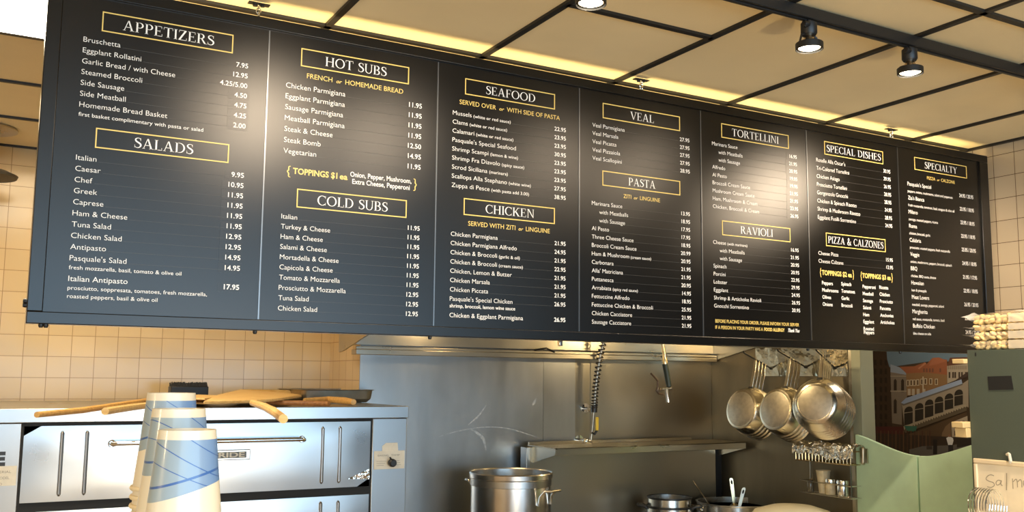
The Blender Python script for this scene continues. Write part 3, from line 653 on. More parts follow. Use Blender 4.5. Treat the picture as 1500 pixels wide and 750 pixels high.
# flue pipe with dark collar at far left
fp = thing('flue_pipe', 'flue pipe with a wide dark collar, at the left edge by the back wall', 'pipe', (-.17,2.35,1.57))
MB().cyl((-.19,2.35,1.571),(-.19,2.35,ZC-.001),.07,n=24).build('pipe', m_steel, parent=fp)
MB().lathe([(.07,.03),(.12,.02),(.165,.0),(.16,-.012),(.07,-.02)], 32, (-.19,2.35,2.70)).build('collar', mat('dark_collar', (.05,.045,.035), .5, .5), parent=fp)
MB().lathe([(.07,.0),(.15,.0),(.15,-.008),(.07,-.012)], 32, (-.19,2.35,ZC-.002)).build('ceiling_plate', m_shelf, parent=fp)

# ================================================================== PIZZA OVEN
YO, ZO = 1.40, 1.57
OXL, OXR = -.42, 1.733
ov = thing('pizza_oven', 'wide stainless steel deck pizza oven under the left part of the menu board', 'oven', (.66,2.0,0))
bd = MB(); bd.box((OXL,YO+.02,.30),(OXR-.004,2.66,1.512)); bd.box((OXL,YO,.30),(.028,YO+.022,1.512)); bd.box((1.549,YO,.30),(OXR-.002,YO+.022,1.512)); bd.box((OXL,YO,.30),(OXR-.002,YO+.022,.60))
bd.build('body', m_oven, parent=ov, bevel=.004)
tp = MB(); tp.box((OXL,YO-.008,1.512),(OXR+.002,2.68,ZO)); tp.build('top_cap', m_oven, parent=ov, bevel=.003)
MB().box((.028,YO+.004,.60),(1.549,YO+.021,1.511)).build('door_surround', m_dark, parent=ov, smooth=False)
for lx in (OXL+.1, OXR-.1):
    for ly in (YO+.12, 2.5): MB().cyl((lx,ly,0),(lx,ly,.30),.03).build('leg', m_black, parent=ov)
def odoor(z0, z1, hx0, hx1, hz, label=None):
    d = MB()
    # pressed sheet: a shallow dished panel
    nx, nz = 24, 8; x0, x1 = .036, 1.537; vs = []; fs = []
    for i in range(nx+1):
        for k_ in range(nz+1):
            u, v = i/nx, k_/nz; x = x0+(x1-x0)*u; z = z0+(z1-z0)*v
            ed = min(1, min(u, 1-u)*14)*min(1, min(v, 1-v)*5)
            y = YO-.006 - .005*ed + .004*noise.noise(Vector((x*4, z*6, z0*9)))*ed
            vs.append((x, y, z))
    for i in range(nx):
        for k_ in range(nz): a = i*(nz+1)+k_; fs.append((a, a+nz+1, a+nz+2, a+1))
    d.add(vs, fs); d.box((x0,YO-.006,z0),(x1,YO+.004,z1))
    o = d.build('door', m_oven, parent=ov)
    for x in (.179, .274, 1.297, 1.382):
        rb = MB(); rb.sweep([(x,YO-.010,z0+.022),(x,YO-.013,z0+.03),(x,YO-.013,z1-.03),(x,YO-.010,z1-.022)], [.003,.0075,.0075,.003], 10)
        rb.build('rib', m_oven, parent=o)
    hb = MB(); yh = YO-.062
    hb.sweep([(hx0,YO-.008,hz-.004),(hx0,yh+.012,hz-.004),(hx0+.014,yh,hz),(hx1-.014,yh,hz),(hx1,yh+.012,hz-.004),(hx1,YO-.008,hz-.004)], .0095, 12)
    for hx in (hx0, hx1): hb.lathe([(.018,.010),(.018,.014),(.012,.02),(.0,.02)], 14, (hx,YO+.004,hz-.004), Matrix(((1,0,0),(0,0,-1),(0,1,0))))
    hb.build('handle', m_chrome, parent=o)
    return o
dU = odoor(1.190+.0, 1.4985, .372, 1.196, 1.424)
dL = odoor(.78, 1.152, .24, 1.01, 1.075)
npl = MB(); A = U(293,659.5,Y=YO-.014); B_ = U(366,671.5,Y=YO-.014)
XN0, XN1 = .55, B_.x; zN1, zN0 = U(366,658,Y=YO-.014).z, U(366,673,Y=YO-.014).z
npl.box((XN0,YO-.020,zN0),(XN1,YO-.006,zN1)); npl.build('nameplate', mat('cast_plate', (.55,.54,.50), .35, 1.0), parent=dU, bevel=.003)
MB().box((XN0+.02,YO-.0215,zN0+.009),(XN1-.018,YO-.019,zN1-.009)).build('nameplate_field', mat('plate_field', (.12,.12,.11), .5, .6), parent=dU, smooth=False)
# lettering on the nameplate
_tc2 = bpy.data.curves.new('lettering', 'FONT'); _to = bpy.data.objects.new('lettering', _tc2); COL.objects.link(_to); _tc = _tc2; _tc.resolution_u = 3; _tc.size = 1
q = MB(); write(q, 'BAKERS PRIDE', lambda u, v: (u, YO-.0222, zN0+.013+v), (zN1-zN0)*.46, XN0+.03, XN1-.026, weight=.03); q.build('nameplate_lettering', m_paper, parent=dU, smooth=False)
# foil tape on the lower corner of the upper door
tpz = MB(); a = U(509,702,Y=YO-.016); b = U(538,690,Y=YO-.016); tpz.poly([(a.x,YO-.0115,a.z),(1.536,YO-.0115,a.z-.004),(1.536,YO-.0115,b.z+.012),(1.51,YO-.0115,b.z)]); tpz.build('foil_tape', m_foil, parent=dU, smooth=False)
# thermostat plate and knob
a = U(548,661,Y=YO); b = U(592,686,Y=YO)
pl = MB(); pl.box((a.x,YO-.004,b.z),(b.x,YO+.001,a.z)); pl.build('control_plate', m_paper, parent=ov, bevel=.001)
c = U(560,649,Y=YO); d_ = U(583,660,Y=YO); MB().prism([(c.x,YO-.003,d_.z),(d_.x,YO-.003,d_.z),(d_.x-.004,YO-.003,c.z),(c.x+.02,YO-.003,c.z),(c.x,YO-.003,c.z-.015)], (0,.004,0)).build('instruction_label', m_paper, parent=ov, smooth=False)
q = MB()
for i, (t_, xx, zz, ww) in enumerate((('BAKING', .018, .062, .055), ('TEMP', .088, .062, .045))): write(q, t_, lambda u, v, zz=zz: (u, YO-.0045, b.z+zz+v), .008, a.x+xx, a.x+xx+ww)
for i in range(3): q.box((a.x+.012, YO-.0045, b.z+.018+i*.010), (a.x+.05+.006*i, YO-.0041, b.z+.0195+i*.010)); q.box((a.x+.10, YO-.0045, b.z+.018+i*.010), (a.x+.14-.004*i, YO-.0041, b.z+.0195+i*.010))
q.build('plate_lettering', mat('faded_ink', (.28,.25,.21), .7), parent=ov, smooth=False)
kc = U(574.5,678,Y=YO-.03); kn = MB(); kn.lathe([(.0,-.022),(.014,-.022),(.019,-.016),(.020,.0),(.017,.012),(.010,.016),(.010,.026)], 24, (kc.x,YO-.026,kc.z), Matrix(((1,0,0),(0,0,1),(0,-1,0)))); kn.sweep([(kc.x,YO-.034,kc.z+.004),(kc.x-.014,YO-.034,kc.z+.028)], [.005,.004], 8)
kn.build('knob', m_black, parent=ov)
# left control side: black logo block and paper label
q = MB(); z0 = U(8,681,Y=YO).z; z1 = U(8,663,Y=YO).z; xe = U(8,672,Y=YO).x
write(q, 'PRIDE', lambda u, v: (u, YO-.0012, z0+v), z1-z0, xe-.24, xe, weight=.06); q.build('logo_lettering', m_black, parent=ov, smooth=False)
a = U(0,683,Y=YO); b = U(23,711,Y=YO); MB().box((a.x-.09,YO-.002,b.z),(b.x,YO+.001,a.z)).build('paper_label', m_paper, parent=ov, smooth=False)
q = MB()
for i, (t_, w_) in enumerate((('SERIAL',.05),('MODEL',.045),('NO',.02))): write(q, t_, lambda u, v, i=i: (u, YO-.0026, a.z-.028-.024*i+v), .010, b.x-.07, b.x-.07+w_)
q.build('label_lettering', MATS['faded_ink'], parent=ov, smooth=False)

# ------------------------------------------------ things on the oven top
def strip(mb, pts, ws, th):
    """flat board following pts (centre line, 3D) with half widths ws, thickness th"""
    L = []
    for i, p in enumerate(pts):
        p = Vector(p); d = (Vector(pts[min(i+1,len(pts)-1)])-Vector(pts[max(i-1,0)])); d.z = 0; d.normalize(); n = Vector((-d.y,d.x,0)); L.append((p+n*ws[i], p-n*ws[i]))
    poly = [a for a, _ in L]+[b for _, b in L[::-1]]
    mb.prism(poly, (0,0,th))
# big peel, blade to the back right, handle hanging over the front edge
pz = ZO+.030
a = U(300,590,Z=pz); 
pe = thing('pizza_peel', 'wide wooden pizza peel with its handle hanging over the front of the oven', 'pizza peel', (.95,1.7,ZO+.002))
blade = [U(300,591.5,Z=pz), U(372,590.5,Z=pz), U(445,583,Z=pz), U(437,577.5,Z=pz+.016), U(352,575,Z=pz+.016), U(318,580,Z=pz+.01)]
blade = [U(298,592,Z=pz), U(375,590,Z=pz), U(402,588,Z=pz), U(448,581,Z=pz), U(432,574.0,Z=pz+.026), U(352,573.5,Z=pz+.026), U(318,582,Z=pz+.006)]
MB().prism(blade, (0,0,.012)).build('blade', m_peel, parent=pe, bevel=.003)
hh = MB(); hp = [U(370,590,Z=pz+.004), U(388,596,Z=pz-.002), U(402,603.5,Z=pz-.006), U(415,613.5,Z=pz-.012)]
hh.sweep(hp, [.013,.0145,.015,.014], 10); hh.build('handle', m_peel, parent=pe)
pe2 = thing('pizza_peel', 'long thin peel handle lying at the left end of the oven top', 'pizza peel', (.4,1.6,ZO+.002))
MB().sweep([U(54,607.5,Z=ZO+.014), U(120,601,Z=ZO+.016), U(215,587,Z=ZO+.022), U(292,580,Z=ZO+.030)], [.0095,.011,.012,.012], 10).build('handle', m_handle, parent=pe2)
MB().prism([U(290,580,Z=ZO+.036),U(330,582,Z=ZO+.036),U(300,586,Z=ZO+.036),U(250,585,Z=ZO+.036)], (0,0,.008)).build('blade', m_peel, parent=pe2, bevel=.002)
pe3 = thing('pizza_peel', 'peel with a short pale handle end pointing left, beside the paper cups', 'pizza peel', (.6,1.6,ZO+.002))
MB().sweep([U(154,602.5,Z=ZO+.016), U(190,597,Z=ZO+.016), U(240,590.5,Z=ZO+.016)], [.013,.0135,.0135], 10).build('handle', m_peel, parent=pe3)
MB().prism([U(238,590,Z=ZO+.012),U(300,592.5,Z=ZO+.012),U(300,588,Z=ZO+.012),U(240,586,Z=ZO+.012)], (0,0,.008)).build('blade', m_peel, parent=pe3, bevel=.002)
pe4 = thing('pizza_peel', 'dark brown peel handle on the oven top in front of the baking pan', 'pizza peel', (1.2,1.6,ZO+.002))
MB().sweep([U(390,590,Z=ZO+.018), U(440,590.5,Z=ZO+.018), U(482,591.5,Z=ZO+.018)], [.010,.0135,.0125], 10).build('handle', m_brownwood, parent=pe4)
MB().prism([U(392,589,Z=ZO+.012),U(360,591,Z=ZO+.012),U(330,591,Z=ZO+.012),U(352,587,Z=ZO+.012)], (0,0,.009)).build('blade', m_brownwood, parent=pe4, bevel=.002)
pe5 = thing('pizza_peel', 'orange-brown rounded peel end lying against the dark baking pan', 'pizza peel', (1.35,1.7,ZO+.002))
MB().sweep([U(446,586,Z=ZO+.022), U(480,585,Z=ZO+.022), U(505,587,Z=ZO+.020), U(518,589,Z=ZO+.018)], [.010,.016,.018,.014], 10).build('handle', m_handle, parent=pe5)
# dark baking pan
a = U(447,583,Y=2.02); b = U(549,590,Y=2.02); zr = U(500,571,Y=2.02).z
X0, X1 = a.x-.02, b.x; bpan = thing('baking_pan', 'deep dark metal baking pan at the right end of the oven top', 'baking pan', ((X0+X1)/2,2.2,ZO))
Y0, Y1 = 2.02, 2.50; bk = MB()
def rrect(x0, y0, x1, y1, r, z, n=5):
    o = []
    for cx, cy, a0 in ((x1-r,y0+r,-90),(x1-r,y1-r,0),(x0+r,y1-r,90),(x0+r,y0+r,180)):
        for k_ in range(n): a_ = math.radians(a0+90*k_/(n-1)); o.append((cx+r*math.cos(a_), cy+r*math.sin(a_), z))
    return o
loops = [rrect(X0+.03,Y0+.03,X1-.03,Y1-.03,.03,ZO+.001), rrect(X0+.008,Y0+.008,X1-.008,Y1-.008,.045,ZO+.02), rrect(X0,Y0,X1,Y1,.05,zr-.004), rrect(X0-.012,Y0-.012,X1+.012,Y1+.012,.055,zr), rrect(X0+.004,Y0+.004,X1-.004,Y1-.004,.05,zr+.001), rrect(X0+.012,Y0+.012,X1-.012,Y1-.012,.045,ZO+.022), rrect(X0+.034,Y0+.034,X1-.034,Y1-.034,.03,ZO+.005)]
nL = len(loops[0]); vs = [v for l in loops for v in l]; fs = [(i*nL+j_, i*nL+(j_+1)%nL, (i+1)*nL+(j_+1)%nL, (i+1)*nL+j_) for i in range(len(loops)-1) for j_ in range(nL)]
fs += [tuple(range(nL-1,-1,-1)), tuple(range((len(loops)-1)*nL, len(loops)*nL))]
bk.add(vs, fs); bk.build('body', m_darkpan, parent=bpan)
hd_ = MB(); ye = 2.26; hd_.sweep([(X1+.008,ye-.06,zr-.002),(X1+.032,ye-.05,zr),(X1+.036,ye,zr+.001),(X1+.032,ye+.05,zr),(X1+.008,ye+.06,zr-.002)], .0035, 8); hd_.build('handle', m_darkpan, parent=bpan)
# oven brush
a = U(250,575,Y=2.35); b = U(306,562,Y=2.35); zt_ = U(280,560,Y=2.35).z
br_ = thing('oven_brush', 'black block brush with bristles up, standing behind the paper cups', 'brush', ((a.x+b.x)/2,2.38,ZO))
MB().box((a.x,2.35,ZO),(b.x,2.43,zt_-.022)).build('block', m_black, parent=br_, bevel=.004)
bs = MB()
for i in range(26):
    for k_ in range(4):
        x = a.x+.006+(b.x-a.x-.012)*i/25; y = 2.358+.021*k_; lean = random.uniform(-.006,.006)
        bs.cyl((x,y,zt_-.024),(x+lean,y+random.uniform(-.004,.004),zt_+random.uniform(-.004,.002)),.0032,.0022,5)
tag(bs.build('bristles', mat('bristle', (.03,.028,.026), .7), parent=br_), kind='stuff')

# ================================================================== STEEL SPLASHBACK, HOOD
def panel(name, a, b, mt, label):
    o = MB().box(a, b).build(name, mt, smooth=False, origin=((a[0]+b[0])/2,(a[1]+b[1])/2,a[2])); return tag(o, label, 'wall panel', 'steel sheets on the kitchen walls')
wp = panel('steel_wall_panel', (XP,YP-.004,.2),(2.991,YP+.003,2.4), m_steel, 'broad bright steel sheet on the wall behind the stockpot')
m_scuff = mat('scuffed_steel', (.56,.56,.55), .5, .9, var=.3, vscale=60)
for pts_, ws_ in (([(634,643),(665,633),(705,626),(740,627),(770,635),(792,643)], [.2,1.0,1.1,1.2,1.4,.3]), ([(712,594),(700,610),(686,622)], [.4,2.6,1.2]), ([(786,583),(782,590),(780,594)], [.5,4,.6]), ([(688,628),(706,640),(712,660)], [.6,5,1])):
    q = MB()
    for qd in spline(pts_, ws_, 5): q.poly([tuple(U(x_, y_, Y=YP-.0045)) for x_, y_ in qd])
    q.build('scuff_mark', m_scuff, parent=wp, smooth=False)
panel('steel_wall_panel', (2.993,YP-.005,.2),(3.231,YP+.003,2.4), m_steel, 'narrow steel sheet between the broad sheet and the hose pipe')
panel('steel_wall_panel', (3.232,YP+.001,.2),(3.352,YP+.0035,2.4), m_steel_warmlit, 'darker recessed steel strip behind the hose pipe')
panel('steel_wall_panel', (3.353,YP-.004,.2),(XR-.0062,YP+.003,2.4), m_steel_warmlit, 'steel sheet with a painted warm reflection, behind the hanging spray nozzle')
panel('steel_wall_panel', (XR-.006,.964,.2),(XR-.0005,YP-.006,2.4), m_side_shade, 'steel sheet on the side wall behind the hanging pans')

hood = thing('range_hood', 'stainless steel extraction hood along the wall below the menu board', 'hood', (3.0,1.6,1.84))
def hz(y): return 1.845+(2.153-y)*.203
HX0, HX1 = 1.63, 4.372
for nm, x in (('end_panel', HX0), ('end_panel', HX1-.012)):
    MB().prism([(x,2.165,1.850),(x,2.165,2.70),(x,.75,2.70),(x,.75,hz(.75)),(x,2.10,hz(2.10))], (.012,0,0)).build(nm, m_shelf, parent=hood, smooth=False)
rl = MB(); rl.box((1.71,2.10,1.838),(HX1-.014,2.178,1.868)); rl.box((1.71,2.10,1.868),(HX1-.014,2.112,1.885)); rl.build('grease_gutter', m_shelf, parent=hood, bevel=.003)
fs_ = MB(); fs_.box((HX0+.012,2.140,1.895),(HX1-.014,2.172,1.952)); fs_.build('back_strip', m_shelf, parent=hood, smooth=False)
fb = MB(); fb.prism([(HX0+.012,2.175,1.955),(HX0+.012,1.55,2.41),(HX0+.012,1.55,2.44),(HX0+.012,2.175,1.985)], (HX1-HX0-.026,0,0)); fb.build('filter_panel', m_shelf, parent=hood, smooth=False)
bf = MB()
for i in range(52):
    x = HX0+.05+i*.0515
    if x < HX1-.05: bf.prism([(x,2.14,1.972),(x,1.6,2.365),(x,1.6,2.375),(x,2.14,1.982)], (.022,0,0))
bf.build('baffle', m_shelf, parent=hood, smooth=False)
fp_ = MB(); fp_.box((HX0,.738,hz(.75)),(HX1,.75,2.70)); fp_.box((HX0,.738,2.70),(HX1,2.165,2.712)); fp_.build('canopy', m_shelf, parent=hood, smooth=False)
MB().box((HX0+.012,1.92,hz(1.92)-.002),(HX0+.10,2.15,hz(1.92)+.004)).build('end_ledge', m_shelf, parent=hood, smooth=False)
hl = MB(); hl.ball((2.30,1.70,2.15),.04,12); hl.build('hood_bulb', mat('hood_glow', (1,1,1), .4, emit=(1,.70,.32), estr=6), parent=hood)
point('hood_lamp', (2.30,1.70,2.1), 6, (1,.70,.34), .05)
point('hood_lamp', (3.8,1.30,2.08), 17, (1,.74,.38), .05)
MB().ball((3.8,1.30,2.13),.04,12).build('hood_bulb', MATS['hood_glow'], parent=hood)
a = U(796,508,Y=2.12); MB().sweep([U(783,513,Y=2.1),U(800,510,Y=2.1),U(812,516,Y=2.1)], .006, 6).build('latch', m_black, parent=hood)

# ------------------------------------------------ spray hose
tap = thing('spray_tap', 'wall-mounted spray tap with a black spring hose and a hanging nozzle', 'tap', (3.3,2.12,1.35))
yT = 2.10
pA, pB = U(871,598,Y=yT), U(866,648,Y=yT)
MB().sweep([U(865,650,Y=yT),U(868,624,Y=yT),U(870,598,Y=yT)], .009, 12).build('riser', m_darkpan, parent=tap)
bk = MB(); w0 = U(857,598,Y=YP-.001); w1 = U(869,600,Y=yT); bk.cyl((w0.x,YP,w0.z),(w0.x,YP-.01,w0.z),.030,n=20); bk.sweep([(w0.x,YP-.006,w0.z),(w0.x,yT+.02,w0.z),w1],.009,10); bk.build('wall_bracket', m_chrome, parent=tap)
bs = MB(); w0 = U(854,646,Y=yT+.03); bs.cyl((w0.x,YP,w0.z),(w0.x,YP-.012,w0.z),.034,n=20); bs.sweep([(w0.x,YP-.006,w0.z),(w0.x,yT,w0.z),U(866,648,Y=yT)],.014,10); bs.ball((w0.x,yT,w0.z),.022,10); bs.build('inlet_valve', m_chrome, parent=tap)
yh = MB(); a, b = U(874.5,631,Y=yT-.03), U(874.5,611,Y=yT-.03); yh.box((a.x-.011,a.y-.006,a.z),(a.x+.011,a.y+.006,b.z)); yh.build('lever', mat('yellow_plastic', (.75,.50,.05), .4), parent=tap, bevel=.005)
yj = MB(); yj.sweep([U(867,634,Y=yT-.005), U(871,636,Y=yT-.02), U(874.5,630,Y=yT-.03)], .008, 8); yj.build('lever_stem', m_black, parent=tap)
# spring
s0, s1, s2 = U(870.5,597,Y=yT), U(874,555,Y=yT-.02), U(884.5,500,Y=yT-.06); s3 = U(905,462,Y=yT-.16)
def bez(t): 
    return s0*(1-t)**3 + 3*s1*(1-t)**2*t*.5 + s1*0 + Vector((0,0,0))
pts = []; cl = []
ctrl = [s0, s1, s2, s3, U(940,455,Y=1.86), U(968,470,Y=1.78), U(971,505,Y=1.75)]
def crp(P, t):
    n = len(P)-1; i = min(int(t*n), n-1); u = t*n-i; p0, p1, p2, p3 = P[max(i-1,0)], P[i], P[i+1], P[min(i+2,n)]
    return 0.5*((2*p1)+(p2-p0)*u+(2*p0-5*p1+4*p2-p3)*u*u+(3*p1-p0-3*p2+p3)*u**3)
cl = [crp(ctrl, i/60) for i in range(61)]
MB().sweep(cl, .0075, 8).build('hose', mat('hose_grey', (.45,.42,.36), .4, .6), parent=tap)
sp = MB(); sp_pts = []; turns = 34; NT = turns*10
for i in range(NT+1):
    t = i/NT; c_ = crp(ctrl, t*.62); d_ = (crp(ctrl, min(1,t*.62+.01))-c_).normalized(); n1 = d_.cross(Vector((0,1,0))).normalized(); n2 = d_.cross(n1); a_ = 2*PI*turns*t
    sp_pts.append(c_+(n1*math.cos(a_)+n2*math.sin(a_))*.019)
sp.sweep(sp_pts, .0042, 6); sp.build('spring', mat('dark_spring', (.05,.045,.04), .4, .6), parent=tap)
MB().cyl(U(870.3,604,Y=yT), U(870.6,594,Y=yT), .020, n=16).build('spring_cup', m_black, parent=tap)
yn = 1.75
MB().sweep([U(970.7,503,Y=yn),U(973,522,Y=yn),U(973.5,526,Y=yn),U(974.2,533,Y=yn)], [.011,.012,.018,.018], 12).build('hose_fitting', m_brass, parent=tap)
MB().sweep([U(974.2,533,Y=yn),U(977,548,Y=yn),U(980,566,Y=yn)], [.019,.018,.017], 14).build('grip', mat('dark_green_grip', (.02,.03,.022), .45), parent=tap)
nz = MB(); nz.cyl(U(966.5,570,Y=yn),U(983,568.5,Y=yn),.011,n=12); nz.sweep([U(976,569,Y=yn),U(977,577,Y=yn),U(979,589,Y=yn)],[.012,.008,.011],12); nz.ball(U(967,570,Y=yn),.013,8); nz.build('nozzle', m_chrome, parent=tap)
MB().sweep([U(953.5,547,Y=yn),U(958,551.5,Y=yn),U(963.5,558,Y=yn),U(963.5,566,Y=yn),U(961.5,572,Y=yn),U(965,576.5,Y=yn),U(972,578,Y=yn)], .006, 8).build('trigger', mat('rusty_lever', (.08,.045,.025), .5, .3), parent=tap)

# ================================================================== RANGE
rg = thing('cooking_range', 'steel cooking range with a high back shelf behind the pots', 'range', (3.55,1.6,0))
RX0, RX1 = 2.80, 4.335; ZR = .80
MB().box((2.10,.80,.12),(RX1,2.10,ZR)).build('body', m_shelf, parent=rg, bevel=.004)
for lx in (2.18, 4.26):
    for ly in (.88, 2.02): MB().cyl((lx,ly,0),(lx,ly,.12),.025).build('leg', m_black, parent=rg)
gr = MB()
for i in range(14): gr.box((2.14+i*.16,.83,ZR+.001),(2.16+i*.16,2.0,ZR+.016))
for i in range(4): gr.box((2.13,.85+i*.35,ZR+.001),(4.30,.87+i*.35,ZR+.012))
gr.build('grate', m_black, parent=rg, smooth=False)
ZS = 1.306
rs = MB(); rs.box((RX0,2.06,ZR),(RX1-.04,2.12,ZS-.01)); rs.build('backguard', m_steel_warmlit, parent=rg, bevel=.003)
MB().box((RX0-.004,2.052,ZR),(RX0+.022,2.124,ZS-.01)).build('backguard_edge', m_oven, parent=rg, bevel=.002)
sh = MB(); sh.box((2.842,1.80,ZS-.006),(4.33,2.12,ZS)); sh.box((2.842,1.80,ZS-.042),(4.33,1.806,ZS)); sh.box((2.842,2.10,ZS),(4.12,2.112,ZS+.018)); sh.build('high_shelf', m_shelf, parent=rg, bevel=.0015)
for x in (2.842, 4.322): MB().prism([(x,1.806,ZS-.006),(x,2.06,ZS-.006),(x,2.06,ZS-.105),(x,1.806,ZS-.042)], (.006,0,0)).build('shelf_bracket', m_shelf, parent=rg, smooth=False)
MB().box((RX1-.038,2.065,ZR),(XR-.03,2.115,ZS-.06)).build('gap_shade', m_dark, parent=rg, smooth=False)  # dark box standing in for the shade between backguard and side wall

# stockpot
a, b = U(695,690,Y=1.68), U(800,690,Y=1.68); r_ = (b-a).length/2*.99; cx_ = (a.x+b.x)/2
zr = U(748,690,Y=1.70).z; zb_ = ZR+.0165; cy_ = 1.68
sp = thing('stockpot', 'tall aluminium stockpot with two loop handles in front of the steel wall', 'pot', (cx_,cy_,zb_))
MB().lathe([(r_*.97,0),(r_*.985,.012),(r_*.985,zr-zb_-.075),(r_*.99,zr-zb_-.062),(r_,zr-zb_-.035),(r_*1.02,zr-zb_-.03),(r_*1.03,zr-zb_-.006),(r_*1.01,zr-zb_),(r_*.985,zr-zb_-.006),(r_*.97,.02),(0,.015)], 56, (cx_,cy_,zb_)).build('body', m_pot, parent=sp)
MB().lathe([(r_*.9885,zr-zb_-.072),(r_*.999,zr-zb_-.070),(r_*.999,zr-zb_-.034),(r_*.9885,zr-zb_-.034)], 56, (cx_,cy_,zb_), cap=False).build('band', mat('pot_band', (.42,.41,.39), .35, 1.0), parent=sp)
def lug(cx, cy, r, ang, z, w, out, drop, mt, parent, rad=.007):
    """loop handle standing out from a pot wall at angle ang"""
    d = Vector((math.cos(ang), math.sin(ang), 0)); n = Vector((-d.y, d.x, 0)); c = Vector((cx, cy, z))
    pts = [c+d*(r*.99)+n*w-Vector((0,0,drop)), c+d*(r+.006)+n*w-Vector((0,0,drop*.4)), c+d*(r+out*.5)+n*w*.95, c+d*(r+out)+n*w*.7, c+d*(r+out)-n*w*.7, c+d*(r+out*.5)-n*w*.95, c+d*(r+.006)-n*w-Vector((0,0,drop*.4)), c+d*(r*.99)-n*w-Vector((0,0,drop))]
    MB().sweep(pts, rad, 10).build('handle', mt, parent=parent)
va = math.atan2(CAM.y-cy_, CAM.x-cx_)
lug(cx_, cy_, r_, va+math.radians(55), zr-.085, .058, .07, .08, m_chrome, sp)
lug(cx_, cy_, r_, va+math.radians(55+180), zr-.06, .055, .06, .05, m_chrome, sp)

# black-handled boiler
a, b = U(950,735,Y=1.80), U(1010,735,Y=1.80); r_ = (b.x-a.x)/2*.88; cx_ = (a.x+b.x)/2; cy_ = 1.80; zr = U(980,727,Y=1.80).z; zb_ = ZR+.0165; H = zr-zb_
bo = thing('double_boiler', 'steel boiler pot with black side handles at the back of the range', 'pot', (cx_,cy_,zb_))
MB().lathe([(r_*.97,0),(r_,.01),(r_,H-.065),(r_*1.0,H-.06),(r_*.95,H-.055),(r_*.95,H-.008),(r_*.97,H-.004),(r_*.93,H-.004),(r_*.93,.02),(0,.015)], 40, (cx_,cy_,zb_)).build('body', m_pot, parent=bo)
MB().lathe([(r_*1.0,H-.068),(r_*1.05,H-.066),(r_*1.05,H-.056),(r_*1.0,H-.054)], 40, (cx_,cy_,zb_), cap=False).build('flange', m_black, parent=bo)
MB().lathe([(r_*.955,H-.012),(r_*.98,H-.008),(r_*.98,H),(r_*.94,H)], 40, (cx_,cy_,zb_), cap=False).build('rim', m_black, parent=bo)
va = math.atan2(CAM.y-cy_, CAM.x-cx_)
for s_ in (-1, 1): lug(cx_, cy_, r_, va+s_*math.radians(85), zr-.055, .035, .05, .02, m_black, bo, .010)

# pasta pot with ladles
a, b = U(1031,745,Y=1.72), U(1124,745,Y=1.72); r_ = (b-a).length/2*.92; cy_ = 1.72; cx_ = (a.x+b.x)/2; zr = U(1078,734.5,Y=1.72).z; H = zr-zb_
pp = thing('pasta_pot', 'wide open steel pot holding four long-handled utensils', 'pot', (cx_,cy_,zb_))
MB().lathe([(r_*.97,0),(r_,.01),(r_,H-.01),(r_*1.03,H-.004),(r_*1.03,H),(r_*.98,H),(r_*.97,.02),(0,.015)], 44, (cx_,cy_,zb_)).build('body', m_pot, parent=pp)
va = math.atan2(CAM.y-cy_, CAM.x-cx_); lug(cx_, cy_, r_, va-math.radians(70), zr-.03, .04, .05, .02, m_chrome, pp, .008)
water = MB().lathe([(0,0),(r_*.96,0)], 40, (cx_,cy_,zr-.035)); water.build('water', mat('cooking_water', (.16,.13,.08), .08), parent=pp)
def ladle(p0, p1, label, flat=False, name='ladle'):
    t = thing(name, label, name, (p1.x,p1.y,p1.z), 'utensils standing in the pasta pot')
    if flat:
        d = (p1-p0); n = RGT*.013; o = MB()
        up = (p0-p1).normalized(); body = [p1-n*.8, p1+n*.8, p0+n-up*.01, p0+n*.5, p0-n*.5, p0-n-up*.01]
        q_ = Vector((FWD.x,FWD.y,0))*.004; o.prism(body, q_); o.build('handle', m_brass if label.startswith('tall') else m_shelf, parent=t, bevel=.001)
        hp_ = p0-up*.028; ring = []
        for k_ in range(14): a_ = 2*PI*k_/14; ring.append(hp_ + RGT*(.006*math.cos(a_)) + up*(.014*math.sin(a_)) - Vector((FWD.x,FWD.y,0))*.0025)
        r2 = MB(); r2.poly(ring); r2.build('hanging_slot', m_dark, parent=t, smooth=False)
    else:
        MB().sweep([p0, p0.lerp(p1,.12), p0.lerp(p1,.5), p1], [.0035,.005,.004,.004], 8).build('handle', m_chrome, parent=t)
    MB().ball(p1-Vector((0,0,.02)), (.03,.03,.02), 10).build('bowl', m_shelf, parent=t)
yl = 1.72
ladle(U(1015,704,Y=yl), U(1040,741,Y=yl), 'thin steel ladle leaning left out of the pasta pot')
ladle(U(1143,707,Y=yl), U(1118,741,Y=yl), 'thin steel ladle leaning right out of the pasta pot')
ladle(U(1071,700,Y=yl+.06), U(1075.5,737,Y=yl+.04), 'tall flat brassy skimmer handle upright in the pasta pot', True, 'skimmer')
ladle(U(1090,714,Y=yl-.04), U(1083,743,Y=yl-.04), 'short flat skimmer handle nearest the front of the pasta pot', True, 'skimmer')
# white bowl, upside down at the front of the range
yb_ = 1.10; a, b = U(1112,752,Y=yb_), U(1208,752,Y=yb_); cx_ = (a.x+b.x)/2; zt_ = U(1160,739.5,Y=yb_).z; r_ = (b-a).length/2*1.02
wb = MB(); hgt = zt_-(ZR+.0165); wb.lathe([(r_*1.02,0),(r_,.01),(r_*.97,hgt*.55),(r_*.80,hgt*.82),(r_*.45,hgt*.97),(0,hgt)], 44, (cx_,yb_,ZR+.0165)); print('bowl', cx_, r_)
tag(wb.build('mixing_bowl', mat('cream_enamel', (.85,.80,.66), .3), origin=(cx_,yb_,ZR+.0165)), 'large cream bowl turned upside down below the spice rack', 'bowl')

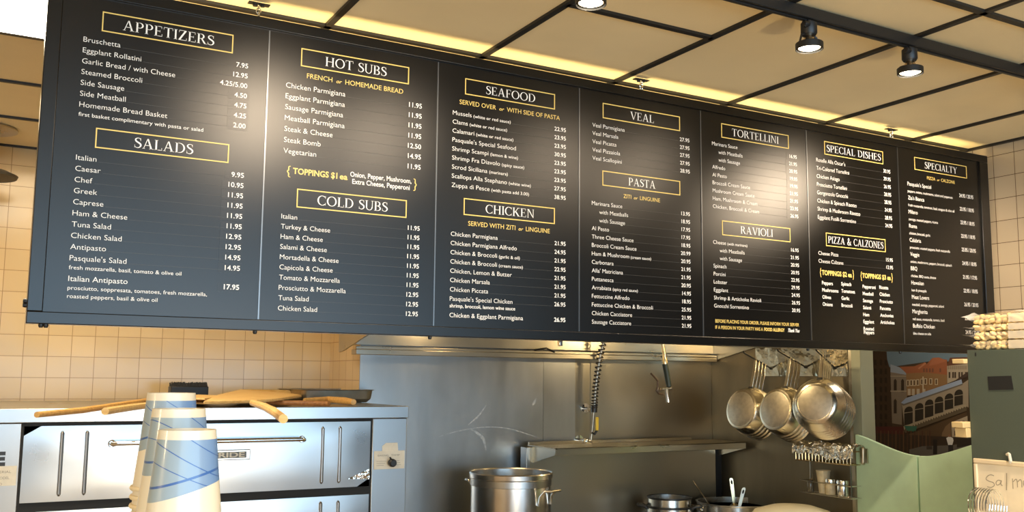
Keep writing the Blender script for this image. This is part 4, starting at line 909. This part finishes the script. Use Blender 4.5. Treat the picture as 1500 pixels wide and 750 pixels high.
# ================================================================== HANGING PANS
pl = MB(); a, b = U(1110,551,X=XR-.012), U(1246,550,X=XR-.012); pl.box((XR-.012,.965,1.742),(XR-.0065,1.735,2.02))
for y in (1.02,1.30,1.68):
    for z in (1.765,1.96): pl.ball((XR-.013,y,z),.006,6)
tag(pl.build('mounting_plate', m_foilplate, origin=(XR-.009,1.35,1.742)), 'shiny crumpled metal plate on the side wall behind the pan handles', 'plate')
MB
def pan_proto(name, R0, R1, depth, hl, label, group):
    """built with its hook hole at the origin, hanging: local axis a from bottom to mouth, u up the handle"""
    t = thing(name, label, 'pan', (0,0,0), group)
    zc_ = -(hl+R1-.01)      # centre of the mouth below the hole, along u
    b = MB()
    b.lathe([(0,0),(R0*.90,0),(R0,.004),(R0+(R1-R0)*.35,depth*.22),(R1-.004,depth*.92),(R1,depth-.004),(R1+.004,depth),(R1-.003,depth),(R1-.006,depth*.92),(R0+(R1-R0)*.35-.003,depth*.24),(R0-.004,.006),(0,.004)], 40, (0,zc_,-depth))
    b.build('body', m_pan, parent=t)
    d = MB(); d.lathe([(0,-.0012),(R0*.86,-.0012),(R0*.885,.0004)], 40, (0,zc_,-depth)); d.build('base_disc', m_panbase, parent=t)
    h = MB(); w0, w1 = .012, .009; th = .005
    h.prism([(-w0,zc_+R1-.002,-.012),(w0,zc_+R1-.002,-.012),(w0,-.06,0),(w1,.008,0),(w1*.5,.014,0),(-w1*.5,.014,0),(-w1,.008,0),(-w0,-.06,0)], (0,0,th))
    h.build('handle', m_pan, parent=t, bevel=.0015)
    rv = MB()
    for s_ in (-.008, .008): rv.ball((s_,zc_+R1-.012,-.022),.005,6)
    rv.prism([(-.02,zc_+R1-.02,-.028),(.02,zc_+R1-.02,-.028),(.014,zc_+R1+.004,-.014),(-.014,zc_+R1+.004,-.014)], (0,0,.006)); rv.build('rivet_plate', m_black, parent=t)
    return t
def orient(ax, roll=0.0):
    a = Vector(ax).normalized(); u = (Vector((0,0,1))-a*a.z).normalized(); r = u.cross(a)
    M_ = Matrix((r, u, a)).transposed(); return M_.to_4x4()
def hook(x0, y0, axis, n, dims, names, ext, off, pax=(.975,.06,-.18)):
    """rod with its tip at photo point (x0,y0), running along axis into the side wall"""
    a = Vector(axis).normalized(); tip = U(x0, y0, X=XR-.013-a.x*ext); base = tip + a*ext
    hk = MB(); hk.sweep([base+Vector((.0,0,0)), base.lerp(tip,.5), tip, tip+Vector((-.006,0,.012))], [.006,.006,.006,.005], 8)
    hk.cyl(base+Vector((.0005,0,0)), base-Vector((.006,0,0)), .010, n=12)
    tag(hk.build('pan_hook', m_black, origin=base), names[0], 'hook', 'wall hooks for pans')
    R0, R1, dp, hl = dims; sp_ = .030; proto = None
    for i in range(n):
        pos = tip + a*(off+sp_*i) - Vector((0,0,.009))
        if proto is None: proto = pan_proto('saucepan', R0, R1, dp, hl, names[1][0], names[2]); t = proto
        else: t = dup(proto, (0,0,0), names[1][i], names[2])
        Mx = orient(pax); Mx.translation = pos; t.matrix_world = Mx
ordn = ['front', 'second', 'third', 'fourth', 'fifth']
hook(1090,517,(.93,.05,-.36),4,(.124,.152,.082,.185),('steel hook on the side wall carrying the left bunch of saucepans',
     ['front saucepan of the left bunch, its whole dull base showing']+[f'{o} saucepan from the front in the left bunch, nested behind it' for o in ordn[1:4]], 'saucepans on the left hook'), .26, .105)
hook(1140,514,(.93,.05,-.36),4,(.124,.152,.082,.185),('steel hook on the side wall carrying the middle bunch of saucepans',
     ['front saucepan of the middle bunch, its whole dull base showing']+[f'{o} saucepan from the front in the middle bunch, nested behind it' for o in ordn[1:4]], 'saucepans on the middle hook'), .26, .105)
hook(1196,513,(.86,.30,-.36),5,(.112,.158,.080,.140),('steel hook on the side wall carrying the right bunch of pans',
     ['front pan of the right bunch, its bright round base facing the room']+[f'{o} pan from the front in the right bunch, nested behind it' for o in ordn[1:5]], 'pans on the right hook'), .27, .075, (.90,.40,-.20))

# ================================================================== SPICE RACK
XK = XR-.13
rk = thing('spice_rack', 'two-tier chrome wire rack on the side wall beside the green door', 'rack', (XK,1.15,.95))
def wr(mb, pts, r=.0035): mb.sweep(pts, r, 6)
def RP(x, y, dx=0.0): p = U(x, y, X=XK); p.x += dx; return p
yl0, yl1 = RP(1172,706).y, RP(1247,713).y
zlow, zmid, zup0, zup1 = RP(1247,731).z, RP(1247,713).z, RP(1240,681).z, RP(1240,660).z
fr_ = MB()
for z in (zlow, zmid):
    wr(fr_, [(XR-.008,yl0,z),(XK,yl0,z),(XK,yl1,z),(XR-.008,yl1,z)])
for y in (yl0+.02, yl1): wr(fr_, [(XK if y == yl1 else XR-.02,y,zlow),(XK if y == yl1 else XR-.02,y,zup0)])
for i in range(6): x = XK+.02*i; wr(fr_, [(x,yl0,zlow),(x,yl1,zlow)], .0022)
fr_.build('lower_tier', m_chrome, parent=rk)
up = MB(); zu0, zu1 = zup0, zup0+.075
for z in (zu0, zu1): wr(up, [(XR-.008,yl0+.03,z),(XK,yl0+.03,z),(XK,yl1,z),(XR-.008,yl1,z)])
for i in range(17): y = yl0+.03+(yl1-yl0-.03)*i/16; wr(up, [(XR-.008,y,zu0),(XK,y,zu0),(XK,y,zu1)], .0022)
up.build('upper_basket', m_brass, parent=rk)
# foil crumpled over the upper basket
fo = MB(); nx, ny = 34, 18; vs = []; fs = []
for i in range(nx+1):
    for k_ in range(ny+1):
        u, v = i/nx, k_/ny; y = yl0+.045+(yl1-yl0-.075)*u + .01*noise.noise(Vector((u*9,v*9,3))); s_ = v*.20
        if s_ < .045: x, z = XK-.010, zu1-.040+s_
        else: x, z = XK-.010+(s_-.045)*.70, zu1+.006+.02*math.sin((s_-.045)*18)
        nn = noise.noise(Vector((u*16, v*9, 1.3)))*.016+noise.noise(Vector((u*34, v*20, 5)))*.007
        x = min(x - abs(nn)*.8, XR-.012); z += nn + (.012*math.sin(u*7) if s_ < .045 else .012)
        vs.append((x, y, z))
for i in range(nx):
    for k_ in range(ny): a = i*(ny+1)+k_; fs.append((a,a+ny+1,a+ny+2,a+1))
fo.add(vs, fs); fo_o = fo.build('foil_sheet', m_foil, smooth=False, origin=(XK,1.15,zu0)); fo_o.modifiers.new('t','SOLIDIFY').thickness = .001
tag(fo_o, 'crumpled aluminium foil lining the upper wire basket by the green door', 'foil')
# cup and shakers
zf = zlow+.0035
def rot_y(px): return RP(px, 720).y
cy_ = rot_y(1197); cpz = RP(1197,690).z-zf
cu = MB(); cu.lathe([(.026,0),(.027,.004),(.040,cpz-.006),(.043,cpz),(.041,cpz+.002),(.037,cpz-.004),(.024,.006),(0,.005)], 24, (XK+.055,cy_,zf)); 
m_printcup = mat('printed_cream', (.72,.62,.42), .5, var=.25, vscale=22)
tag(cu.build('paper_cup', m_printcup, origin=(XK+.055,cy_,zf)), 'cream paper cup standing in the wire rack, left of the two shakers', 'cup')
def shaker(px, top, r, label, mt):
    y = rot_y(px); h_ = RP(px,top).z-zf; t = thing('shaker', label, 'shaker', (XK+.045,y,zf), 'shakers in the wire rack')
    MB().lathe([(r*.95,0),(r,.004),(r,h_*.66),(r*.96,h_*.70),(0,h_*.70)], 20, (XK+.045,y,zf)).build('jar', mt, parent=t)
    MB().lathe([(r*.9,h_*.70),(r*1.06,h_*.71),(r*1.06,h_*.88),(r*1.0,h_*.96),(r*.7,h_),(0,h_*1.0)], 20, (XK+.045,y,zf)).build('lid', m_chrome, parent=t)
shaker(1209, 701, .029, 'middle shaker with pale ribbed sides in the wire rack', m_printcup)
shaker(1227, 703, .034, 'right-hand steel shaker in the wire rack', m_pot)
gj = MB(); y = rot_y(1182); gj.lathe([(.018,0),(.020,.004),(.020,.055),(.016,.065),(.017,.07),(.014,.07),(.014,.062),(.017,.052),(.017,.008),(0,.006)], 18, (XK+.03,y,zf))
tag(gj.build('glass_jar', mat('dark_glass', (.10,.085,.06), .08, 0, .6), origin=(XK+.03,y,zf)), 'small dark glass jar at the left end of the wire rack', 'jar')

# ================================================================== CORRIDOR PICTURE
XPW = 5.398
po = MB(); pm = []
def pcol(rgb, kf=1.0):
    nm = 'picture_%d_%d_%d' % rgb; M_ = mat(nm, tuple(min(1, v*1.7) for v in lin(rgb)), .45)
    if M_ not in pm: pm.append(M_)
    po.cur = pm.index(M_)
lay = [0]
def pg(pts, rgb):
    pcol(rgb); lay[0] += 1; x = XPW-.004-.00003*lay[0]; po.poly([tuple(U(1260+a/4.1667, 500+b/4.1667, X=x)) for a, b in pts])
def pr_(x0, y0, x1, y1, rgb, sk=0.0): pg([(x0,y0),(x1,y0+sk*(x1-x0)),(x1,y1+sk*(x1-x0)),(x0,y1)], rgb)
pcol((52,42,32)); c0 = [U(1278-24,500,X=XPW), U(1440,500,X=XPW), U(1440,690,X=XPW), U(1278-24,690,X=XPW)]
for p_ in c0: p_.x = XPW-.004
c0 = [Vector((XPW-.004, c0[0].y, 2.05)), Vector((XPW-.004, c0[1].y, 2.05)), Vector((XPW-.004, c0[2].y, c0[2].z)), Vector((XPW-.004, c0[0].y, c0[2].z))]
po.prism(c0, (.004,0,0))
pg([(100,-40),(780,-40),(780,130),(440,120),(160,160)], (80,98,112))
pg([(-40,-40),(160,40),(165,110),(190,200),(195,530),(60,560),(-40,560)], (47,36,26))
for y in range(110,500,55):
    for x in (85,120,150): pr_(x,y,x+14,y+34,(30,24,18),.25)
pg([(185,140),(240,158),(278,190),(285,205),(185,190)], (112,122,136))
pg([(185,188),(285,205),(285,345),(255,385),(255,510),(195,500)], (98,90,80))
for x, y0, y1 in ((205,228,305),(250,228,310),(205,350,440)): pg([(x,y1),(x,y0+12),(x+9,y0),(x+18,y0+12),(x+18,y1)], (40,33,27))
pr_(185,300,285,308,(120,112,98)); pr_(185,210,285,216,(120,112,98))
pg([(280,192),(400,188),(530,205),(532,262),(400,310),(285,335)], (108,84,58))
pg([(240,155),(330,152),(395,128),(405,140),(440,102),(530,112),(532,205),(400,190),(282,196)], (118,72,50))
pg([(395,128),(405,135),(360,170),(352,165)], (140,96,72)); pg([(440,102),(480,98),(530,118),(470,140),(420,150)], (128,80,58))
for x in (384,402,420,438,484): pr_(x,165,x+10,188,(90,62,50))
for x, y in ((285,240),(305,238),(324,238),(345,236),(370,232),(392,230),(424,230),(458,232)):
    pr_(x-2,y-4,x+16,y+34,(150,140,120)); pr_(x+2,y,x+11,y+30,(70,52,38))
for x in (290,315,345,380): pr_(x,290,x+18,330,(140,132,118))
pr_(380,215,388,300,(150,140,122))
pg([(530,150),(660,132),(660,210),(580,238),(532,258)], (132,124,110)); pg([(548,100),(665,96),(665,136),(530,150)], (78,52,40))
for x in range(535,655,12): pr_(x,150,x+5,172,(95,85,72),-.13)
for x in (540,562,575,600,616,640): pr_(x,188,x+10,224,(50,42,36),-.1)
pr_(560,108,665,116,(160,140,110),-.04)
pg([(585,235),(665,180),(665,210),(600,240)], (52,42,38))
pg([(255,385),(625,258),(660,235),(662,405),(640,392),(270,525)], (120,112,100))
pg([(248,376),(280,346),(618,232),(624,258),(268,382)], (116,130,154)); pg([(248,376),(268,382),(624,258),(626,266),(262,394)], (84,80,74))
for cx_, yt, yb_ in ((295,398,508),(360,377,486),(421,355,462),(481,337,438),(542,318,414),(601,294,390)):
    w_ = 26; top = [(cx_+w_*math.cos(a_), yt+26-26*math.sin(a_)+(-.20)*(w_*math.cos(a_))) for a_ in [PI*k_/8 for k_ in range(9)]]
    pg([(cx_+w_,yb_-6)]+top+[(cx_-w_,yb_+6)], (34,31,27)); pg([(cx_-w_,yt+38),(cx_+w_,yt+30),(cx_+w_,yt+34),(cx_-w_,yt+42)], (120,112,100))
pg([(262,520),(645,384),(648,400),(266,540)], (128,120,104)); pg([(266,540),(648,400),(650,424),(275,560)], (74,66,54))
for i in range(24): x = 275+i*15.5; y = 528-i*5.6; pr_(x,y,x+6,y+10,(60,52,44))
pg([(300,565),(430,520),(560,465),(650,430),(660,600),(560,640),(430,640),(300,640)], (66,52,38))
pg([(490,640),(500,560),(520,520),(550,495),(560,640)], (96,78,60)); pg([(555,495),(655,455),(660,595),(562,605)], (138,128,114))
for x, y in ((575,500),(600,492),(625,485),(575,545),(600,542),(628,540)): pr_(x,y,x+12,y+30,(52,44,40))
pg([(80,520),(265,520),(272,575),(85,560)], (60,28,26)); pg([(268,515),(348,518),(338,552),(285,546)], (44,84,72))
pg([(85,560),(690,590),(690,740),(85,740)], (44,36,30))
for x in range(100,430,23): pr_(x,545,x+7,700,(76,56,40) if x % 2 else (60,42,32))
pg([(300,660),(380,640),(560,634),(700,610),(700,740),(300,740)], (78,76,74)); pg([(590,600),(690,590),(690,630),(590,650)], (36,32,30))
pg([(525,590),(545,580),(566,590),(570,606),(562,634),(538,636),(530,606)], (176,178,182)); pr_(538,632,568,690,(34,33,36)); pg([(538,574),(546,566),(554,574),(552,584),(542,584)], (110,80,62))
pr_(445,600,470,690,(28,26,26)); pr_(405,640,440,660,(50,46,44))
tag(po.build('poster', pm, smooth=False, origin=(XPW,1.2,1.3)), 'big canal-city picture with an arched bridge, on the wall beyond the green doors', 'poster')

# ================================================================== GREEN CABINET
XF = 3.80; YC1 = -.225; YC0 = -1.05; ZT = U(1416,513,X=XF).z
cb = thing('tall_cabinet', 'dark green laminate cabinet at the right, with bags on top', 'cabinet', (4.08,-.64,0))
MB().box((XF,YC0,.08),(XR-.012,YC1,ZT)).build('body', m_cab, parent=cb, bevel=.002)
MB().box((XF+.03,YC0+.02,0),(XR-.03,YC1-.02,.08)).build('plinth', m_black, parent=cb, smooth=False)
a, b = U(1446,551,X=XF-.002), U(1485,571,X=XF-.002); pg_ = [U(1446.5,551.5,X=XF-.002),U(1481,550.5,X=XF-.002),U(1484.5,570.5,X=XF-.002),U(1448.5,571.5,X=XF-.002)]
MB().prism(pg_, (.0018,0,0)).build('black_label', m_dark, parent=cb, smooth=False)
a = U(1429,519,X=XF-.001); MB().box((XF-.0015,a.y-.003,a.z-.008),(XF+.001,a.y+.002,a.z+.008)).build('scratch', m_dark, parent=cb, smooth=False)
# tan brackets on the cabinet's far side, seen against the picture
for nm, (x0, y0, x1, y1) in (('bracket',(1403,526,1416,533)),('bracket',(1402,618,1421,626)),('bracket',(1407,627,1420,640))):
    a, b = U(x0,y0,Y=YC1+.03), U(x1+6,y1,Y=YC1+.03); MB().box((a.x,YC1+.0005,b.z),(b.x,YC1+.06,a.z)).build(nm, mat('tan_plastic', (.70,.52,.25), .5), parent=cb, bevel=.003)
# whiteboard with hook
wb = thing('whiteboard', 'small cream whiteboard with faint handwriting hung on the green cabinet', 'whiteboard', (XF-.01,-.5,.9))
c = U(1426,671,X=XF-.012); ztop = c.z; yl_ = c.y
MB().box((XF-.012,-.78,.72),(XF-.001,yl_,ztop)).build('panel', mat('whiteboard_face', (.86,.75,.56), .35, var=.05, vscale=12), parent=wb, smooth=False)
fw = MB(); fw.box((XF-.018,-.78,ztop-.022),(XF-.001,yl_,ztop)); fw.box((XF-.018,yl_-.018,.72),(XF-.001,yl_,ztop-.022)); fw.build('rim', mat('cream_plastic', (.80,.66,.45), .4), parent=wb, bevel=.005)
hk = MB(); a, b = U(1479,668,X=XF-.02), U(1484,676,X=XF-.02); hk.sweep([(XF-.009,a.y+.02,a.z+.004),(XF-.012,a.y+.01,a.z+.008),(XF-.022,a.y,a.z+.006),(XF-.024,a.y-.006,b.z),(XF-.022,a.y,b.z-.004)], .007, 8); hk.build('hook', m_paper, parent=wb)
ink = MB()
def pen(pts, w_=1.3):
    for qd in spline([(x, y) for x, y in pts], [w_]*len(pts), 4): ink.poly([tuple(U(x, y, X=XF-.0126)) for x, y in qd])
pen([(1456,697),(1451,695.5),(1446,698),(1444.5,702),(1449,705),(1455,707),(1456.5,711),(1452,714),(1446,713)])
pen([(1467,704.5),(1462,703.5),(1459,707),(1460.5,710.5),(1464.5,709),(1467,704),(1466,709),(1468.5,711.5)])
pen([(1474.5,693),(1474.5,705),(1474.3,718)])
pen([(1483,701),(1483.5,708),(1484,716)]); pen([(1484,706),(1488,702),(1490,705),(1490.5,714)]); pen([(1490.8,706),(1494.5,702.5),(1496.5,706),(1497,714)])
pen([(1499,704),(1499.5,710),(1503,713),(1507,707)])
ink.build('handwriting', mat('faded_marker', (.40,.34,.25), .6), parent=wb, smooth=False)

# gnocchi bags on the cabinet
m_gn = mat('gnocchi', (.88,.66,.28), .55, var=.10, vscale=30)
m_film = film_mat('clear_film', .14); m_milk = film_mat('milky_film', .36, (.85,.80,.68), .3)
zb_ = ZT+.001; hts = [.043, .039, .033, .043]
names = ['bottom bag of gnocchi in the stack on the green cabinet', 'second bag of gnocchi from the bottom of the stack', 'second bag of gnocchi from the top of the stack', 'top bag of gnocchi, its clear plastic crumpled upward']
for bi, h_ in enumerate(hts):
    ya, yb_ = U(1424,490,X=XF+.02).y, -.66
    t = thing('gnocchi_bag', names[bi], 'food bag', (XF+.15,(ya+yb_)/2,zb_), 'bags of gnocchi on the cabinet')
    gn = MB()
    for row in range(2):
        for i in range(17):
            for k_ in range(3):
                y = ya-.018-.0265*i+random.uniform(-.006,.006); x = XF+.036+.05*k_+random.uniform(-.006,.006); z = zb_+h_*(.30+.40*row)+random.uniform(-.003,.003)
                M_ = Matrix.Rotation(random.uniform(-.9,.9), 3, 'X') @ Matrix.Rotation(random.uniform(-.5,.5), 3, 'Z')
                gn.ball((x,y,z), (.016,.0185,h_*.26), 8, M_)
    tag(gn.build('gnocchi', m_gn, parent=t), kind='stuff')
    fm = MB(); n_ = 18; vs = []; fs = []
    prof = [(.0,.5),(.006,.12),(.03,.02),(.10,.01),(.17,.02),(.195,.5),(.17,.98),(.10,.99),(.03,.98),(.006,.88)]
    for i in range(n_+1):
        u = i/n_; y = ya+.012-(ya+.012-yb_)*u; sc_ = min(1, u*9+.12)
        for dx, dz in prof: vs.append((XF+.012+dx+.003*noise.noise(Vector((y*40,dz*3,bi))), y, zb_+h_*(.5+(dz-.5)*sc_)))
    k_ = len(prof)
    for i in range(n_):
        for q_ in range(k_): fs.append((i*k_+q_, i*k_+(q_+1)%k_, (i+1)*k_+(q_+1)%k_, (i+1)*k_+q_))
    fm.add(vs, fs); fm.build('wrapper', m_film, parent=t)
    # end seal flaring out to the left
    sl = MB(); vs = []; lift = (.004, .010, .006, .028)[bi]; ln = (.055,.050,.030,.040)[bi]
    for i in range(5):
        for q_ in range(7): u, v = i/4, q_/6; vs.append((XF+.014+.16*v, ya+.010+ln*u*(1+.15*math.sin(v*6+bi)), zb_+h_*.5+lift*u*(1.0+.4*math.cos(v*5+bi))+.003*math.sin(v*17+u*4)))
    sl.add(vs, [(i*7+q_, i*7+q_+1, (i+1)*7+q_+1, (i+1)*7+q_) for i in range(4) for q_ in range(6)]); sl.build('end_seal', film_mat('seal_film', .45, (.9,.88,.82), .2) if 'seal_film' not in bpy.data.materials else bpy.data.materials['seal_film'], parent=t)
    lb = MB(); ym = U(1478,490,X=XF+.01).y; lb.box((XF+.004,yb_+.02,zb_+h_*.06),(XF+.0085,ym+random.uniform(-.006,.006),zb_+h_*.94)); lb.build('frosted_end', m_milk, parent=t, bevel=.002)
    if bi == 3:
        cr = MB(); vs = []; ny = 22
        for i in range(ny+1):
            u = i/ny
            for q_ in range(5):
                v = q_/4; vs.append((XF+.016+.12*v, ya+.006-(ya-yb_)*u, zb_+h_*.95+(.012+.012*abs(noise.noise(Vector((u*7,v*3,2)))))*math.sin(PI*min(1,u*1.0+.02))*(1-abs(v-.4))))
        cr.add(vs, [(i*5+q_, i*5+q_+1, (i+1)*5+q_+1, (i+1)*5+q_) for i in range(ny) for q_ in range(4)]); cr.build('wrinkled_top', bpy.data.materials['seal_film'], parent=t)
    zb_ += h_+.0005

# side counter with the wire coil
sc_ = thing('side_counter', 'low counter below the whiteboard, under the wire coil', 'counter', (3.5,-.75,0))
ZK = U(1445,756,X=3.56).z - .03
MB().box((3.36,-1.2,ZK-.04),(XF-.02,-.30,ZK)).build('worktop', m_paper, parent=sc_, bevel=.004)
MB().box((3.40,-1.18,0),(XF-.04,-.32,ZK-.04)).build('base', m_cab, parent=sc_, bevel=.004)
cA = U(1428,735,X=3.56); R_c = .062; cz = ZK+.004+R_c; co = MB(); pts = []
cl_y0 = U(1431,735,X=3.56).y; cl_y1 = U(1460,735,X=3.56).y; turns = 7
R_c = (U(1445,716,X=3.56).z-ZK-.003)/2; cz = ZK+.003+R_c
for i in range(turns*22+1):
    t = i/(turns*22); a_ = 2*PI*turns*t
    pts.append((3.56+R_c*.95*math.cos(a_), cl_y0+(cl_y1-cl_y0)*t, cz+R_c*math.sin(a_)))
co.sweep(pts, .0028, 6)
tag(co.build('wire_coil', m_chrome, origin=(3.56,(cl_y0+cl_y1)/2,ZK)), 'shiny wire spring coil lying in front of the whiteboard', 'wire holder')

# ================================================================== PAPER CUPS IN FRONT
ZL = 1.478
lg = thing('serving_ledge', 'raised ledge below the picture carrying the paper cup stacks', 'ledge', (.05,-1.9,0))
MB().box((-.55,-2.18,ZL-.03),(.60,-1.60,ZL)).build('top', m_paper, parent=lg, bevel=.004)
MB().box((-.52,-2.05,0),(.57,-1.63,ZL-.03)).build('base', m_plaster, parent=lg, bevel=.004)
def cup_mat():
    """cream paper cup with a blue band and crossing blue curves"""
    M = bpy.data.materials.new('printed_cup'); M.use_nodes = True; nt = M.node_tree; b = nt.nodes['Principled BSDF']; L = nt.links.new
    tc = nt.nodes.new('ShaderNodeTexCoord'); sp = nt.nodes.new('ShaderNodeSeparateXYZ'); L(tc.outputs['Object'], sp.inputs[0])
    def mt(op, a, b_=None, c=None):
        n = nt.nodes.new('ShaderNodeMath'); n.operation = op
        for i, v in enumerate((a, b_, c)):
            if v is None: continue
            if isinstance(v, (int, float)): n.inputs[i].default_value = v
            else: L(v, n.inputs[i])
        return n.outputs[0]
    ang = mt('ARCTAN2', sp.outputs['Y'], sp.outputs['X']); z = sp.outputs['Z']     # z = 0 at the cup base (uppermost here), negative to its lip
    def curve(a0, z0, amp, freq): return mt('MULTIPLY_ADD', mt('SINE', mt('MULTIPLY_ADD', ang, freq, a0)), amp, z0)
    def near(c, w_): return mt('LESS_THAN', mt('ABSOLUTE', mt('SUBTRACT', z, c)), w_)
    PH = 1.745
    edge = curve(PH, -.064, .011, 1.0)                   # lower edge of the blue field
    field = mt('MULTIPLY', mt('GREATER_THAN', z, edge), mt('LESS_THAN', z, -.0095))
    lines = mt('MAXIMUM', near(curve(PH, -.050, .010, 1.0), .0013), mt('MAXIMUM', near(curve(PH, -.031, -.0185, 1.0), .0006), mt('MAXIMUM', near(curve(PH, -.007, -.021, 1.0), .0006), near(curve(PH, -.048, -.0150, 1.0), .0005))))
    gr = mt('MULTIPLY_ADD', mt('SINE', mt('ADD', ang, 1.2)), .5, .5); nzt = nt.nodes.new('ShaderNodeTexNoise'); nzt.inputs['Scale'].default_value = 30; L(tc.outputs['Object'], nzt.inputs['Vector'])
    m1 = nt.nodes.new('ShaderNodeMix'); m1.data_type = 'RGBA'; m1.inputs[6].default_value = (.32,.40,.45,1); m1.inputs[7].default_value = (.10,.23,.52,1); L(gr, m1.inputs[0])
    m2 = nt.nodes.new('ShaderNodeMix'); m2.data_type = 'RGBA'; m2.inputs[6].default_value = (.78,.70,.55,1); L(field, m2.inputs[0]); L(m1.outputs[2], m2.inputs[7])
    m3 = nt.nodes.new('ShaderNodeMix'); m3.data_type = 'RGBA'; L(mt('MULTIPLY', lines, field), m3.inputs[0]); L(m2.outputs[2], m3.inputs[6]); m3.inputs[7].default_value = (.05,.13,.36,1)
    L(m3.outputs[2], b.inputs['Base Color']); b.inputs['Roughness'].default_value = .32; b.inputs['Coat Weight'].default_value = .25
    return M
m_cup = cup_mat()
def cup_proto(label):
    t = thing('paper_cup', label, 'cup', (0,0,0), 'stacked paper cups')
    b = MB(); H = .122; r0, r1 = .0295, .0415
    b.lathe([(0,-.008),(r0-.002,-.008),(r0-.0015,0),(r0,0),(r0+(r1-r0)*.25,-H*.25),(r0+(r1-r0)*.5,-H*.5),(r1,-H+.004),(r1-.0007,-H+.004),(r0-.0008,-.012),(0,-.010)], 48); b.build('wall', m_cup, parent=t)
    rm = MB(); rm.lathe([(r1-.001,-H+.006),(r1+.0022,-H+.0055),(r1+.0034,-H+.003),(r1+.0022,-H+.0005),(r1-.001,-H)], 48, cap=False); rm.build('rolled_rim', m_cream, parent=t)
    return t
stacks = [('front', U(275,626,X=.0437).copy(), 4), ('middle', U(262,596,X=.0494).copy(), 6), ('back', U(252,572.5,X=.0684).copy(), 8)]
def at_depth(px, py, d): 
    v = RGT*((px-750)/FPX)+DWN*((py-CYPX)/FPX)+FWD; return CAM+v*d
spots = [('front', at_depth(275,629,1.02)), ('middle', at_depth(262.5,598.5,1.115)), ('back', at_depth(251.5,575.5,1.235))]
proto = None
onames = ['second','third','fourth','fifth','sixth','seventh','eighth','ninth','tenth','eleventh']
for nm, p in spots:
    zt_ = p.z; n_ = max(1, int(round((zt_-.122-ZL)/.0115))+1); st_ = (zt_-.122-ZL-.0005)/max(1, n_-1) if n_ > 1 else 0
    for i in range(n_):
        lab = f'upturned blue and cream paper cup on top of the {nm} stack' if i == 0 else f'{onames[i-1]} paper cup from the top in the {nm} stack, mostly covered'
        if proto is None: proto = cup_proto(lab); c_ = proto
        else: c_ = dup(proto, (0,0,0), lab)
        c_.location = (p.x, p.y, zt_-st_*i); c_.rotation_euler = (0, 0, (0 if nm == 'front' else (.35 if nm == 'middle' else -.3)))
bpy.data.objects.remove(_to)
